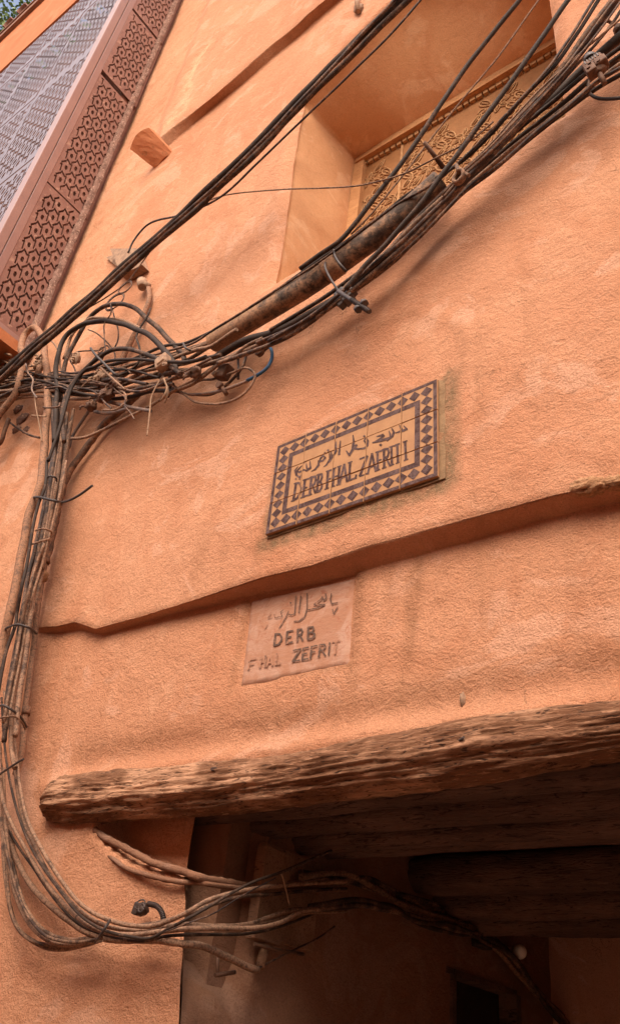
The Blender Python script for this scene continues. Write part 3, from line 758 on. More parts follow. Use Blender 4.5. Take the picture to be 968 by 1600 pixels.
def QP(cx, cy): return (cx, cy)
def plq_letters(name, polyl, mat):
    m_ = MB()
    for q_, pg in enumerate(polyl):
        pts = [Vector(pl(380+x/5.378, 910+y/5.378, 1, .0006-.00005*(q_ % 13))) for x, y in pg]
        nrm = (pts[1]-pts[0]).cross(pts[2]-pts[0])
        if nrm.y > 0: pts = pts[::-1]
        m_.add(pts, [tuple(range(len(pts)))])
    m_.build(name, mat, plaque, plaque.location)
A1 = []
glyphs([('D',248,328),('E',346,416),('R',440,505),('B',526,608)], (250,535,606,468), (262,432,606,362), QP, A1, 17, 13, False)
glyphs([('Z',405,478),('E',480,545),('F',550,610),('R',618,696),('I',695,735)], (20,738,790,600), (30,648,800,488), QP, A1, 15, 12, False)
for pts, w_ in (([(738,95),(729,140),(742,178),(790,170)],10),([(748,225),(757,265),(792,205)],7),([(690,95),(695,130),(676,150),(662,120),(655,135),(592,186),(684,184),(622,214),(545,230)],9),([(535,92),(534,222),(514,290),(470,324),(425,326)],9),([(482,115),(465,255)],9),([(440,115),(431,262),(400,275),(384,268)],8),([(380,240),(352,300),(300,386)],7),([(336,230),(312,248),(326,284),(266,296),(260,268)],6)): stroke(pts, w_, QP, A1)
dot(397,172,9,QP,A1)
plq_letters('lettering', A1, M['ink'])
A2 = []
glyphs([('F',28,98),('H',130,188),('A',192,248),('L',262,305),('T',735,800)], (20,738,790,600), (30,648,800,488), QP, A2, 15, 12, False)
for pts, w_ in (([(205,345),(180,390)],6),([(232,250),(205,300),(240,290)],6)): stroke(pts, w_, QP, A2)
plq_letters('lettering', A2, M['ink_faint'])

# ------------------------------------------------------------------ neighbouring facade with pierced metal screens
XS, YF = -4.95, -.70
fac = thing('screened_facade', (XS, YF, 0), 'tall projecting bay clad in brown pierced metal screens below an orange plaster band', 'building')
def panel_mesh(w_, h_, name, ax=.083, az=.19, hs=1.32, th=.006):
    """pierced sheet: hexagon dots with bent slots between, sheet in local x (0..w), z (0..h)"""
    pts = [(0,0),(w_,0),(w_,h_),(0,h_)]; edges = [(0,1),(1,2),(2,3),(3,0)]; holes = []
    def hole(poly):
        if min(p_[0] for p_ in poly) < .012 or max(p_[0] for p_ in poly) > w_-.012 or min(p_[1] for p_ in poly) < .02 or max(p_[1] for p_ in poly) > h_-.02: return
        o = len(pts); pts.extend(poly); n = len(poly); edges.extend((o+k, o+(k+1) % n) for k in range(n)); holes.append(poly)
    nx_, nz_ = int(w_/ax)+2, int(h_/az)+2
    Tp = [(-.235,-.05),(.235,-.05),(.235,.17),(.135,.17),(.135,.055),(-.235,.055)]
    sx, sz = ax/.866, az
    for i in range(-1, nx_):
        for j in range(-1, nz_):
            cx, cz = i*ax+.02, (j+(.5 if i % 2 else 0))*az+.05
            hole([(cx+(.135*hs)*sx*math.cos(k*math.pi/3+.5), cz+(.135*hs)*sz*math.sin(k*math.pi/3+.5)) for k in range(6)])
            for e in (30, 90, 150):
                bx, bz = cx+.5*sx*math.cos(math.radians(e)), cz+.5*sz*math.sin(math.radians(e)); a = math.radians(e+70)
                hole([(bx+sx*(x*math.cos(a)-y*math.sin(a)), bz+sz*(x*math.sin(a)+y*math.cos(a))) for x, y in ((p_[0]*(1+(hs-1)*.4), p_[1]*hs) for p_ in Tp)])
    # drop overlapping holes
    r_ = delaunay_2d_cdt([Vector(p_) for p_ in pts], edges, [], 1, 1e-5)
    vo, _, fo = r_[0], r_[1], r_[2]
    H = [(np.array(h), (min(p_[0] for p_ in h), max(p_[0] for p_ in h), min(p_[1] for p_ in h), max(p_[1] for p_ in h))) for h in holes]
    def inside(x, y):
        for h, (a0, a1, b0, b1) in H:
            if a0 <= x <= a1 and b0 <= y <= b1:
                c = False; n = len(h)
                for k in range(n):
                    x1, y1 = h[k-1]; x2, y2 = h[k]
                    if (y1 > y) != (y2 > y) and x < (x2-x1)*(y-y1)/(y2-y1)+x1: c = not c
                if c: return True
        return False
    keep = [f for f in fo if not inside(sum(vo[k][0] for k in f)/3, sum(vo[k][1] for k in f)/3)]
    n = len(vo)
    vs = [(v[0], -th/2, v[1]) for v in vo]+[(v[0], th/2, v[1]) for v in vo]
    fs = [tuple(f) for f in keep]+[tuple(k+n for k in reversed(f)) for f in keep]
    cnt = {}
    for f in keep:
        for k in range(len(f)):
            e = (f[k-1], f[k]); cnt[e] = cnt.get(e, 0)+1
    for (a, b_) in list(cnt):
        if (b_, a) not in cnt: fs.append((b_, a, a+n, b_+n))
    me = bpy.data.meshes.new(name); me.from_pydata(vs, [], fs); me.materials.append(M['screen']); me.update(); return me
M['screen_front'] = m_simple('brown_metal_sky_sheen', (.185,.15,.175), (.15,.12,.14), 6, .5, .002, 40, .35)  # brown sheet metal with its grazing sky reflection put into the colour
def put(me, name, loc, rot=0.):
    o = bpy.data.objects.new(name, me); COL.objects.link(o); o.parent = fac; o.location = Vector(loc)-Vector(fac.location); o.rotation_euler = (0, 0, rot); return o
PWD, PHT = .98, 1.98
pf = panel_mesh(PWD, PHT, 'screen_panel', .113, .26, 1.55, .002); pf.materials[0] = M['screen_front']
for i in range(6):
    for j in range(5):
        z = 3.2+2.0*j+1.0
        if z+PHT > 13.35: pass
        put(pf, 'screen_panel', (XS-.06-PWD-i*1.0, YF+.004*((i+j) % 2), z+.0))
SW = .53-.055
for z0, z1 in ((6.22, 7.9), (7.92, 9.80), (9.86, 11.18), (11.25, 13.1)):
    me = panel_mesh(SW, z1-z0, 'screen_panel'); o = put(me, 'screen_panel', (XS+(.012 if z0 > 9.5 and z0 < 11 else 0), -.555, z0), math.pi/2)
p_ = MB()     # corner post: two flats with a groove
p_.box((XS-.05, YF+.038, 9.7), (.062, .040, 3.5), None, .006); p_.box((XS-.05, YF+.119, 9.7), (.057, .036, 3.5), None, .006)
p_.build('corner_post', M['post'], fac, (XS, YF, 6.2))
r_ = MB(); r_.box((XS-.01, -.32, 6.19), (.03, .26, .022)); r_.box((XS-3.0, YF, 4.18), (3.0, .03, .03)); r_.build('bottom_rail', M['post'], fac, (XS, -.3, 6.19))
# boards behind the screens
r_ = MB(); r_.box((XS-.016, -.155, 9.7), (.004, .10, 3.5)); r_.box((XS-.075, -.38, 9.7), (.006, .21, 3.48)); r_.build('backing_board', M['backing'], fac, (XS, -.3, 6.2))
r_ = MB(); r_.box((XS-3.1, YF+.34, 8.7), (3.0, .01, 4.5)); r_.build('backing_board', M['backing'], fac, (XS-3, YF, 6.2))
# debris strip along the wall joint
sv = MB(); vs = []; fs = []
NZ = 200
for k in range(NZ+1):
    z = 6.0+7.6*k/NZ
    for a in range(5):
        th = a/4*math.pi/2
        rr_ = .045+.018*noise.noise(Vector((z*9, a, 1)))+.01*noise.noise(Vector((z*30, a, 2)))
        vs.append((XS+.005+rr_*math.sin(th)*.8, -.115-rr_*math.cos(th)*1.1, z))
for k in range(NZ):
    for a in range(4): fs.append((k*5+a, k*5+a+1, (k+1)*5+a+1, (k+1)*5+a))
sv.add(vs, fs, True); sv.build('joint_strip', M['debris'], fac, (XS, -.12, 6))
ft = MB()
ft.box((XS-3.6, YF+.08, 14.34), (3.5, .1, 1.17)); ft.box((XS-.06, -.33, 14.34), (.05, .30, 1.17)); ft.build('plaster_band', M['plaster2'], fac, (XS-3, YF, 13.1))
ud = MB(); ud.box((XS-3.6, -.375, 6.12), (3.62, .30, .05)); ud.build('bay_floor', M['plaster2'], fac, (XS, YF, 6.1))
ev = MB(); ev.box((XS-3.6, YF+.02, 15.60), (3.7, .10, .09)); ev.box((XS-3.6, YF+.03, 15.72), (3.7, .13, .03)); ev.build('eave', M['eave'], fac, (XS-3, YF, 15.5))
tm = MB(); vs = []; fs = []
for k in range(9):
    th = math.pi*k/8
    for (rr_, yy) in ((.12,-.05),(.12,.9),(.10,.9),(.10,-.05)): vs.append((rr_*math.cos(th), yy, rr_*math.sin(th)+yy*.25))
for k in range(8):
    for a in range(4): fs.append((k*4+a, k*4+(a+1) % 4, (k+1)*4+(a+1) % 4, (k+1)*4+a))
fs += [(0,1,2,3),(32,35,34,33)]
tm.add(vs, fs, True); t0_ = tm.build('roof_tile', M['tiledark'], fac, (0, 0, 0)); t0_.location = Vector((XS-.3, YF-.10, 15.76))-Vector(fac.location)
for k in range(1, 17):
    c = t0_.copy(); COL.objects.link(c); c.parent = fac; c.location = t0_.location+Vector((-.40*k, .01*(k % 3), .015*((k*7) % 3)))

# tree growing on the roof terrace
rs = MB(); rs.box((-6.5, 3.2, 14.25), (9.4, 3.28, .05)); rs.build('roof_terrace', M['plaster_in'], bld)
tree = thing('leafy_tree', (-12.8, 1.0, 14.3), 'leafy green tree showing above the roof tiles against the bright sky', 'tree')
tk = MB(); tk.tube([(-12.8,1.0,14.3),(-12.7,.9,15.5),(-12.9,.7,17),(-12.5,.5,18.5),(-12.3,.3,20)], .15, 10, True, .2, 1, lambda t: .15*(1-.7*t)); tk.build('trunk', M['bark'], tree, tree.location)
lb = MB(); rl = random.Random(9)
crown = MB()
for k in range(20):
    a = rl.uniform(0, 6.28); b0 = Vector((-12.6,.6,rl.uniform(16.0,19.5))); e0 = b0+Vector((math.cos(a)*rl.uniform(1,2.6), math.sin(a)*rl.uniform(.8,2), rl.uniform(.3,2.4)))
    lb.tube(spline([b0, b0.lerp(e0,.5)+Vector((0,0,-.2)), e0], .3), .05, 6, True, 0, 0, lambda t: .05*(1-.8*t))
    for c in range(8):
        cc = b0.lerp(e0, rl.uniform(.35,1.1))+Vector((rl.gauss(0,.45), rl.gauss(0,.4), rl.gauss(0,.45)))
        for q_ in range(36):
            p0 = cc+Vector((rl.gauss(0,.25), rl.gauss(0,.25), rl.gauss(0,.22))); d1 = Vector((rl.gauss(0,1), rl.gauss(0,1), rl.gauss(-.3,.6))).normalized(); d2 = d1.orthogonal().normalized(); L_ = rl.uniform(.07,.14)
            crown.add([p0, p0+d1*L_*.5+d2*L_*.32, p0+d1*L_, p0+d1*L_*.5-d2*L_*.32], [(0,1,2,3)])
lb.build('limb', M['bark'], tree, tree.location); crown.build('crown', M['leaf'], tree, tree.location)

# unseen building across the alley, height shaped for bounce light and sky blocking
opp = thing('unseen_opposite_house', (0, -4.6, 0), 'unseen plain ochre house wall across the alley, shaped for its bounce light', 'building')
OPY = -4.6
ow_ = MB(); ow_.box((-5, OPY-.2, 2.55), (14, .2, 2.55)); ow_.build('unseen_wall', M['plaster_far'], opp, opp.location)
ow_ = MB(); ow_.box((-5, OPY-.18, 5.17), (14, .26, .06)); ow_.build('unseen_coping', M['clay'], opp, opp.location)
ow_ = MB(); ow_.box((2.2, OPY+.02, 1.05), (.5, .025, 1.05)); ow_.build('door', M['door'], opp, opp.location)  # door of the unseen opposite house

# ------------------------------------------------------------------ cables
def pts3(P, off):
    """photograph pixels -> places just in front of the wall (or, beyond the pier's corner, of the passage's left wall)"""
    out = []
    for k, q in enumerate(P):
        o = off if isinstance(off, (int, float)) else float(np.interp(k, np.linspace(0, len(P)-1, len(off)), off))
        if q[1] > 1285 and q[0] > 294: out.append(WX(q[0], q[1], o))
        else: out.append(W(q[0], q[1], o))
    return out
CN = [0]
def cable(P, wpx, off, mat, label, group=None, name='cable', cat='cable', lump=.0, n=8, step=.022):
    Q = pts3(P, off); mid = Q[len(Q)//2]; r = wpx*.5*mpp(mid)
    CN[0] += 1; C = spline(Q, step)
    sd = CN[0]*3.7
    if lump or mat in ('tan', 'brown', 'conduit'):
        lump = lump or .12
    if wpx > 2.6:
        C = [c+Vector((noise.noise(c*4+Vector((sd,0,0))), noise.noise(c*4+Vector((0,sd,0))), noise.noise(c*4+Vector((0,0,sd)))))*r*.55 for c in C]
    m = MB(); m.tube(C, r, n, True, lump, sd)
    return tag(m.build(name, M[mat], None, Q[0]), label, cat, group)
exec_groups = dict(
 over='overhead black cables', diag='cables crossing the window recess', bund='cables strapped to the upper wall', hor='cables lying along the wall towards the left',
 arc='looped cables above the bundle', ris='cables strapped in the vertical bundle', low='cables sagging across the pier', pas='cables running into the passage', far='cables bunched along the dark passage wall')
G = exec_groups
# thick overhead pair, upper left
cable([(655,-30),(560,62),(470,150),(380,245),(290,328),(215,395),(150,455),(95,503),(45,545),(0,585),(-60,632)], 11, .34, 'black', 'thickest black overhead cable, running from the top edge down to the left edge', G['over'])
cable([(666,-28),(568,68),(478,156),(388,251),(298,334),(222,401),(157,461),(101,509),(51,552),(6,592),(-54,640)], 9, .32, 'black', 'lower cable of the overhead pair, lying against the thickest one', G['over'])
cable([(642,-30),(500,125),(380,250),(285,338),(205,406),(140,466),(90,510),(40,552),(0,592),(-60,645)], 5, .37, 'mid', 'slim dusty cable twisted along the overhead pair', G['over'])
cable([(672,-18),(617,46),(555,108),(493,167),(400,257),(352,302),(318,322),(285,335),(230,352),(208,378),(200,395)], 3.4, .30, 'mid', 'thin wire leaving the overhead pair and crossing the shaded soffit to the top edge', None, 'wire', 'wire')
cable([(290,333),(330,312),(352,305),(440,296),(500,294),(560,290),(600,281),(634,270),(684,245),(734,220),(770,190)], 2.6, .24, 'brown', 'thin sagging wire strung almost level across the window jamb', None, 'wire', 'wire')
cable([(300,332),(250,375),(215,420),(200,440),(170,462),(120,492)], 2.2, .30, 'tan', 'thin pale wire hanging just under the overhead pair above the small box', None, 'wire', 'wire')
# diagonals across the window
cable([(835,-35),(811,0),(734,95),(654,215),(604,285),(549,355),(530,376),(500,398),(470,420)], 8, .22, 'black', 'black cable crossing the carved panel, leftmost of the diagonals', G['diag'])
cable([(868,-35),(841,0),(784,80),(719,160),(674,215),(624,280),(574,340),(548,366)], 3, .2, 'brown', 'thin rusty wire between the two black diagonals over the carved panel', None, 'wire', 'wire')
cable([(912,-35),(886,0),(834,75),(784,145),(744,200),(704,255),(664,310),(609,372),(570,415),(540,452)], 8.5, .25, 'black', 'black diagonal cable passing in front of the pipe and the bundle', G['diag'])
# bundle, upper right to the pipe
cable([(955,-30),(934,0),(899,55),(864,105),(814,155),(764,212),(724,250),(674,283),(634,305),(594,338),(534,382),(510,398),(430,455),(368,497),(309,529),(287,537),(260,540),(209,560),(160,575)], 6, .17, 'black', 'black cable lying along the top of the fat pipe', G['bund'])
cable([(948,-30),(925,2),(890,58),(852,112),(805,163),(755,216),(714,256),(668,292),(620,318),(580,348),(525,390),(440,448),(376,489),(330,517),(300,536),(247,553),(180,568),(120,582),(60,590),(0,596),(-40,600)], 4.5, .19, 'mid', 'slim cable hugging the top of the fat pipe and continuing far left', G['bund'])
cable([(975,-30),(958,-5),(915,50),(880,100),(830,160),(780,215),(735,265),(690,310),(645,352),(600,398),(560,432),(510,477),(450,517),(400,541),(350,561),(300,577),(250,587)], 9, .15, 'brown', 'brown dusty cable in the bundle under the fat pipe', G['bund'])
cable([(990,-30),(970,-8),(930,50),(890,105),(840,165),(790,220),(740,272),(700,315),(655,362),(610,403),(570,437),(520,477),(460,519),(400,548),(340,566)], 8, .20, 'brown', 'brown dusty cable in the bundle under the fat pipe', G['bund'])
cable([(985,-30),(945,22),(902,80),(856,140),(806,192),(756,246),(716,290),(672,334),(628,376),(585,412),(535,455),(480,498),(420,533)], 7, .22, 'mid', 'half dusty cable on the outside of the bundle crossing the recess', G['bund'])
cable([(1010,22),(960,65),(905,113),(850,163),(800,207),(750,257),(715,288),(680,327),(640,372),(600,408),(555,443),(500,482),(440,514),(381,534),(341,556)], 14, .12, 'black', 'fattest black cable passing behind the bolted clamp at upper right', G['bund'])
cable([(1010,72),(950,112),(900,153),(850,193),(800,231),(750,273),(710,308),(670,347),(630,388),(585,424),(530,468),(470,507),(411,533),(381,545),(346,566),(314,587),(274,609),(234,635),(200,652),(165,671),(134,684),(111,686)], 6, .14, 'tan', 'long tan cable lowest in the bundle, from upper right down to the riser', G['bund'])
cable([(1010,94),(930,138),(870,183),(820,224),(770,267),(720,303),(680,343),(640,383),(590,424),(540,461),(480,500),(440,518)], 7, .11, 'black', 'black cable along the lower edge of the bundle', G['bund'])
cable([(1010,82),(940,124),(885,168),(835,208),(785,252),(735,290),(694,330),(655,370),(610,410),(562,446),(505,486),(440,520),(400,536)], 6, .17, 'mid', 'half dusty cable low in the bundle beside the black one', G['bund'])
cable([(990,12),(968,30),(917,73),(889,99),(850,133),(800,185),(760,230),(720,268)], 3.4, .22, 'tan', 'rust coloured thin wire across the top of the bolted clamp', None, 'wire', 'wire')
cable([(1010,38),(975,62),(949,80),(910,112),(885,134),(868,150),(845,170)], 9, .10, 'tan', 'tan mud caked cable end below the fattest black cable at upper right', G['bund'])
cable([(1010,62),(985,80),(960,97),(935,115)], 8, .10, 'tan', 'short tan cable at the right edge beside the bolted clamp', G['bund'])
cable([(930,112),(921,122),(918,137),(922,148),(935,154),(955,154),(1000,148)], 5.5, .12, 'mid', 'loose cable curling out under the bolted clamp to the right edge', G['bund'])
for k, (o, w_, mt) in enumerate(((.24,4,'brown'),(.23,3.5,'mid'),(.18,5,'brown'))):
    cable([(985+6*k,-30),(935+8*k,32+6*k),(880+5*k,108+2*k),(820+8*k,172),(768+3*k,228+4*k),(722+2*k,270+5*k),(690,305+6*k)], w_, o, mt, 'slim strand twisted round the upper right bundle', 'slim strands of the upper right bundle')

for k, (dx, dy, o, w_, mt) in enumerate(((2,3,.10,8,'mid'),(-8,-4,.14,7,'black'),(9,8,.09,6,'brown'),(-3,6,.12,6,'black'))):
    cable([(1000+dx,60+dy),(930+dx,112+dy),(865+dx,168+dy),(805+dx,215+dy),(750+dx,262+dy),(705+dx,300+dy),(655+dx,350+dy),(610+dx,398+dy),(560+dx,436+dy),(500+dx,478+dy),(430+dx,520+dy)], w_, o,
          mt, ['half dusty strand deep inside the upper right bundle','black strand at the top of the upper right bundle core','brown strand along the wall side of the upper right bundle','black strand hidden low in the upper right bundle'][k], G['bund'])
rw = random.Random(12)
for k in range(14):          # slack thin wires in the knot of cables at left
    x0 = rw.uniform(20, 200); y0 = 602-.12*x0+rw.uniform(-22, 16); n_ = 7; P = [(x0, y0)]; a = rw.uniform(-.5, .5)
    for i in range(n_): a += rw.uniform(-.7, .7); P.append((P[-1][0]+rw.uniform(12, 24)*math.cos(a), P[-1][1]+14*math.sin(a)-2))
    cable(P, rw.choice((2.2, 2.8, 3.4)), [.12+.12*rw.random(), .2, .14+.1*rw.random()], rw.choice(('black', 'mid', 'brown', 'tan')), 'short slack wire lost in the knot of cables left of the pipe', 'slack wires in the cable knot', 'wire', 'wire')
# fat pipe sleeve
Pp = spline(pts3([(333,535),(400,495),(480,446),(550,396),(620,343),(688,283)], .13), .03); rp = 17.5*mpp(Pp[len(Pp)//2])
m = MB(); m.tube(Pp, rp, 24, False, .02, 5); m.tube([p.lerp(Pp[min(i+1, len(Pp)-1)], .0) for i, p in enumerate(Pp)], rp*.86, 24, False, 0, 5)
no = 24*len(Pp)
for e_ in (0, len(Pp)-1):
    for k in range(24):
        a = e_*24+k; b_ = e_*24+(k+1) % 24; f_ = (a, b_, no+b_, no+a); m.f.append(f_); m.sm.append(False)
def _pipe():
    t = NT('sooty_pipe_caked_end'); sp = t.n('ShaderNodeSeparateXYZ'); t.l(t.tc.outputs['Object'], sp.inputs[0])
    g_ = t.ramp(sp.outputs[0], .75, .0, 0, 1)
    f = t.ramp(t.math('ADD', t.noise(9, 6, .75), t.math('MULTIPLY', g_, .16)), .47, .62)
    f = t.math('MULTIPLY', f, t.ramp(t.noise(70, 5, .8), .38, .56, .35, 1))
    c = t.mix(f, t.mix(t.ramp(t.noise(25, 5, .7), .4, .65), (.06,.04,.03), (.17,.11,.08)), (.38,.205,.115))
    return t.out(c, .8, t.bump(t.noise(60, 5, .7), .005, .7), .25)
M['pipe'] = _pipe()
pipe = tag(m.build('pipe_sleeve', M['pipe'], None, Pp[0]), 'fat sooty pipe sleeve round the cables, its lower end caked in plaster', 'pipe')
cpl = spline(pts3([(508,427),(530,411)], .13), .02); m = MB(); m.tube(cpl, rp*1.06, 24, True, .01, 2); m.build('coupling', M['pipe'], pipe, cpl[0])
# strands leaving the pipe's lower end towards the left
H = [([(370,510),(330,536),(287,551),(250,562),(215,573),(188,588),(150,598),(110,600),(60,605),(0,612),(-40,615)],7,.15,'tan'),
 ([(370,515),(330,541),(309,546),(269,561),(234,577),(193,596),(150,606),(110,608),(70,612),(0,620),(-40,625)],6,.17,'tan'),
 ([(370,515),(322,545),(287,565),(260,577),(225,590),(180,604),(120,610),(60,604),(0,601),(-40,600)],6,.13,'brown'),
 ([(360,520),(315,538),(270,553),(225,565),(170,580),(120,590),(60,592),(0,604),(-40,610)],5,.12,'brown'),
 ([(341,556),(301,577),(274,581),(220,592),(180,600),(130,604),(60,600),(0,590),(-40,585)],8,.10,'mid'),
 ([(346,553),(300,566),(250,575),(200,583),(150,590),(90,585),(40,588),(-40,596)],5,.19,'brown'),
 ([(320,520),(281,611),(234,611),(207,620),(180,623),(130,618),(90,612),(40,612),(-40,606)][1:],6,.11,'mid'),
 ([(300,586),(250,597),(205,606),(170,616),(130,623),(94,622),(45,620),(0,628),(-40,634)],5.5,.15,'tan'),
 ([(270,600),(225,605),(190,613),(150,611),(100,603),(50,608),(0,618),(-40,622)],4.5,.19,'brown'),
 ([(330,560),(290,580),(245,604),(215,612),(175,603),(120,597),(75,600),(30,609),(-40,612)],4,.2,'mid'),
 ([(230,600),(180,592),(140,596),(90,594),(60,599),(20,612),(-40,640)],5,.2,'mid'),
 ([(250,590),(190,577),(150,583),(104,592),(70,588),(30,580),(-40,590)],3.5,.21,'black'),
 ([(160,620),(110,610),(70,596),(40,594),(0,606),(-40,604)],4,.21,'black'),
 ([(200,640),(170,646),(148,643),(138,634),(145,627),(175,630),(205,638),(236,642)],5.5,.14,'grey')]
for k, (P, w_, o, mt) in enumerate(H):
    cable(P, w_, o, mt, {'tan':'tan mud caked strand of the level bundle left of the pipe','brown':'brown strand of the level bundle left of the pipe','mid':'half dusty strand of the level bundle left of the pipe','black':'slim black strand across the level bundle at left','grey':'short greyish cable doubled back under the rag knot'}[mt], {'grey':None}.get(mt, 'level strands, '+mt))
# loops right of the level bundle
cable([(270,606),(282,613),(301,616),(341,612),(368,603),(388,595)], 5, .09, 'grey', 'greyish cable sweeping right in a loop below the pipe towards the blue wire', None)
cable([(386,596),(408,583),(419,572),(424.5,558),(423,546),(416,539)], 5.5, .09, 'blue', 'bright blue wire curving up beside the pipe', None, 'wire', 'wire')
cable([(270,600),(290,618),(305,628),(325,631),(341,631),(368,623),(385,611),(396,595),(398,585),(392,578),(380,575),(366,581),(355,585)], 4, .11, 'tan', 'tan cable forming the lowest loop under the pipe', None)
cable([(300,617),(330,615),(346,607),(360,596),(372,583),(381,568),(384,553),(383,545)], 5, .07, 'brown', 'brown cable rising inside the loops to the pipe', None)
cable([(372,592),(373,578),(372,560),(374,548)], 4, .06, 'mid', 'short dark cable hanging from the bundle inside the loops', None)
cable([(355,585),(333,593),(314,594),(300,600)], 4, .09, 'brown', 'short brown cable entering the square clamp below the pipe', None)
cable([(411,529),(385,541),(372,552),(346,566),(330,578),(300,600),(280,609)], 6, .16, 'brown', 'brown cable emerging just under the pipe end and dropping left', None)
cable([(262,575),(266,600),(263,618),(258,612)], 6, .10, 'black', 'short black cable end hanging under the square clamp', None)
# arching loops
cable([(86,690),(88,640),(90,607),(90,560),(97,535),(108,520),(130,507),(149,502.5),(173,503),(204,510),(232,524),(256,546),(270,565),(276,580)], 8, .2, 'black', 'thick black cable arching over the bundle, largest of the loops', G['arc'])
cable([(100,560),(115,520),(137,500),(156,497),(185,499.5),(213,510),(237,527),(258,552)], 5, .17, 'tan', 'dusty cable lying on the back of the largest loop', G['arc'])
cable([(90,690),(93,640),(95,607),(102,572),(111,546),(125,520),(142,494),(161,479),(185,474.5),(204,478),(223,491),(244,510),(266,531),(282,550),(290,566)], 7, .16, 'black', 'black cable making the topmost loop above the bundle', G['arc'])
cable([(100,690),(98,650),(104,619),(116,596),(137,574),(154,560),(173,548),(197,544.6),(220,550),(244,560),(265,573),(282,585)], 7, .23, 'black', 'black cable in the lower, flatter loop tied with a black strap', G['arc'])
cable([(75,720),(80,706),(91,675),(103,634),(112,607),(122,585),(130,600),(147,581)][:5]+[(122,590),(135,577),(147,573),(161,566),(185,562),(209,561),(256,565),(304,564),(322,558)], 5, .25, 'black', 'slim black cable in the lowest loop running right into the bundle', G['arc'])
# thin springy wires near the small box
for c, (cx, cy, R0, tn) in enumerate(((196,448,13,1.6),(180,470,18,1.7),(158,546,5,1.3))):
    P0 = W(cx, cy, .1); r0 = R0*mpp(P0); m = MB()
    m.ring(P0, Vector((1,.1,.15)).normalized(), Vector((-.25,0,1)).normalized(), r0, 1.1*mpp(P0), 22, 6, tn, Vector((.02,-.01,-.035)))
    tag(m.build('wire_coil', M['mid'], None, P0), ['small curl of thin wire hanging under the grey box','wide loose curl of thin wire left of the conduit','tiny curl of thin wire over the looped cables'][c], 'wire')
cable([(114,555),(118,551),(140,548),(156,547),(166,540),(176,547),(183,536),(185,517),(180,500),(175,480)], 2.4, .1, 'mid', 'thin wire with a kink wandering behind the looped cables', None, 'wire', 'wire')
cable([(113,552),(110,562),(116,574),(121,590)], 2.4, .12, 'mid', 'short thin wire dropping inside the loops', None, 'wire', 'wire')
cable([(180,590),(178,570),(180,555),(172,540),(150,520),(138,515)], 2.2, .09, 'mid', 'thin wire curving down from the loops to the bundle', None, 'wire', 'wire')
# conduit from the box down to the riser
cable([(233,450),(232,470),(218,508),(202,538),(185,572),(176,598)], 9, .035, 'conduit', 'thin conduit coated in wall plaster dropping from the grey box', None, 'conduit', 'conduit', .15)
cable([(225,605),(200,632),(182,645),(165,657),(145,682),(122,717),(106,745),(92,795),(80,840),(72,880)], 11, .05, 'conduit', 'crusty conduit slanting down from the level bundle to the riser', None, 'conduit', 'conduit', .35)
cable([(140,640),(128,658),(114,680),(108,700)], 5, .03, 'grey', 'greyish cable against the wall behind the riser top', None)
# ------------------------------------------------------------------ the riser
cable([(-20,672),(6,638),(22,616),(31,593),(35,568),(34,541),(39,521),(50,511.5),(62,521),(70,541),(73,572),(74,603),(74.4,645),(71,686),(68,720),(59.5,766),(48,804),(35,859),(24,915),(15,960),(7,996),(-3,1050)], 11.5, [.2,.22,.2,.17,.16,.15], 'conduit', 'thick plaster coated conduit bent in a gooseneck at the top of the riser', None, 'conduit', 'conduit', .10, 12)
cable([(75,716),(71,761),(61,787),(54,817),(48,846),(42,880),(33.5,917),(26,960),(24,977),(11,1014),(4,1044),(-4,1090)], 5.5, .24, 'black', 'smooth black cable in front of the vertical bundle, running down to the left edge', G['ris'])
cable([(84,600),(83,640),(84,690),(79,735),(70,781),(62,825),(54,865),(44,905),(36,955),(28,1005),(14,1075),(10,1120)], 7, .15, 'mid', 'half dusty strand strapped in the vertical riser', 'riser strands, mid')
R = [([(90,655),(87,700),(82,740),(76,781),(68,830),(59,870),(50,915),(39,960),(33,1005),(22,1060),(13,1110),(7,1160)],7,.17,'brown'),
 ([(98,650),(95,700),(90,745),(84,781),(74,830),(62,880),(50,920),(43,960),(36,1010),(27,1060),(19,1110),(17,1160),(24,1200)],7,.16,'tan'),
 ([(106,645),(102,700),(97,742),(91,781),(79,830),(67,882),(55,922),(48,962),(40,1020),(32,1070),(24,1110),(20,1140)],7,.13,'brown'),
 ([(115,640),(108,690),(102,740),(95,781),(82,826),(71,868),(64,905),(52,960),(44,1010),(36,1060),(27,1110),(22,1160)],6,.12,'tan'),
 ([(72,835),(65,868),(57,900),(50,960),(43,1010),(36,1060),(28,1105),(24,1150)],8,.19,'tan'),
 ([(94,690),(86,740),(78,790),(70,838),(58,885),(44,925),(32,980),(24,1030),(16,1080),(8,1125)],4,.21,'brown'),
 ([(104,720),(97,760),(87,800),(76,845),(63,890),(51,930),(42,975),(30,1040),(20,1090),(15,1120)],4,.2,'tan'),
 ([(70,850),(58,880),(46,925),(35,975),(26,1025),(14,1085),(5,1130)],4.5,.22,'tan')]
R += [([(92,660),(88,710),(84,750),(79,790),(70,840),(58,895),(46,950),(34,1020),(22,1080),(12,1130)],5,.10,'mid'),([(100,670),(94,720),(89,760),(82,800),(72,850),(60,905),(50,955),(40,1020),(30,1070),(22,1110)],5,.09,'mid'),([(110,660),(100,725),(93,781),(84,822),(73,860),(66,890)],6,.15,'brown')]
for P, w_, o, mt in R: cable(P, w_, o, mt, {'mid':'half dusty strand strapped in the vertical riser','brown':'brown dusty strand strapped in the vertical riser','tan':'tan mud caked strand strapped in the vertical riser'}[mt], 'riser strands, '+mt)
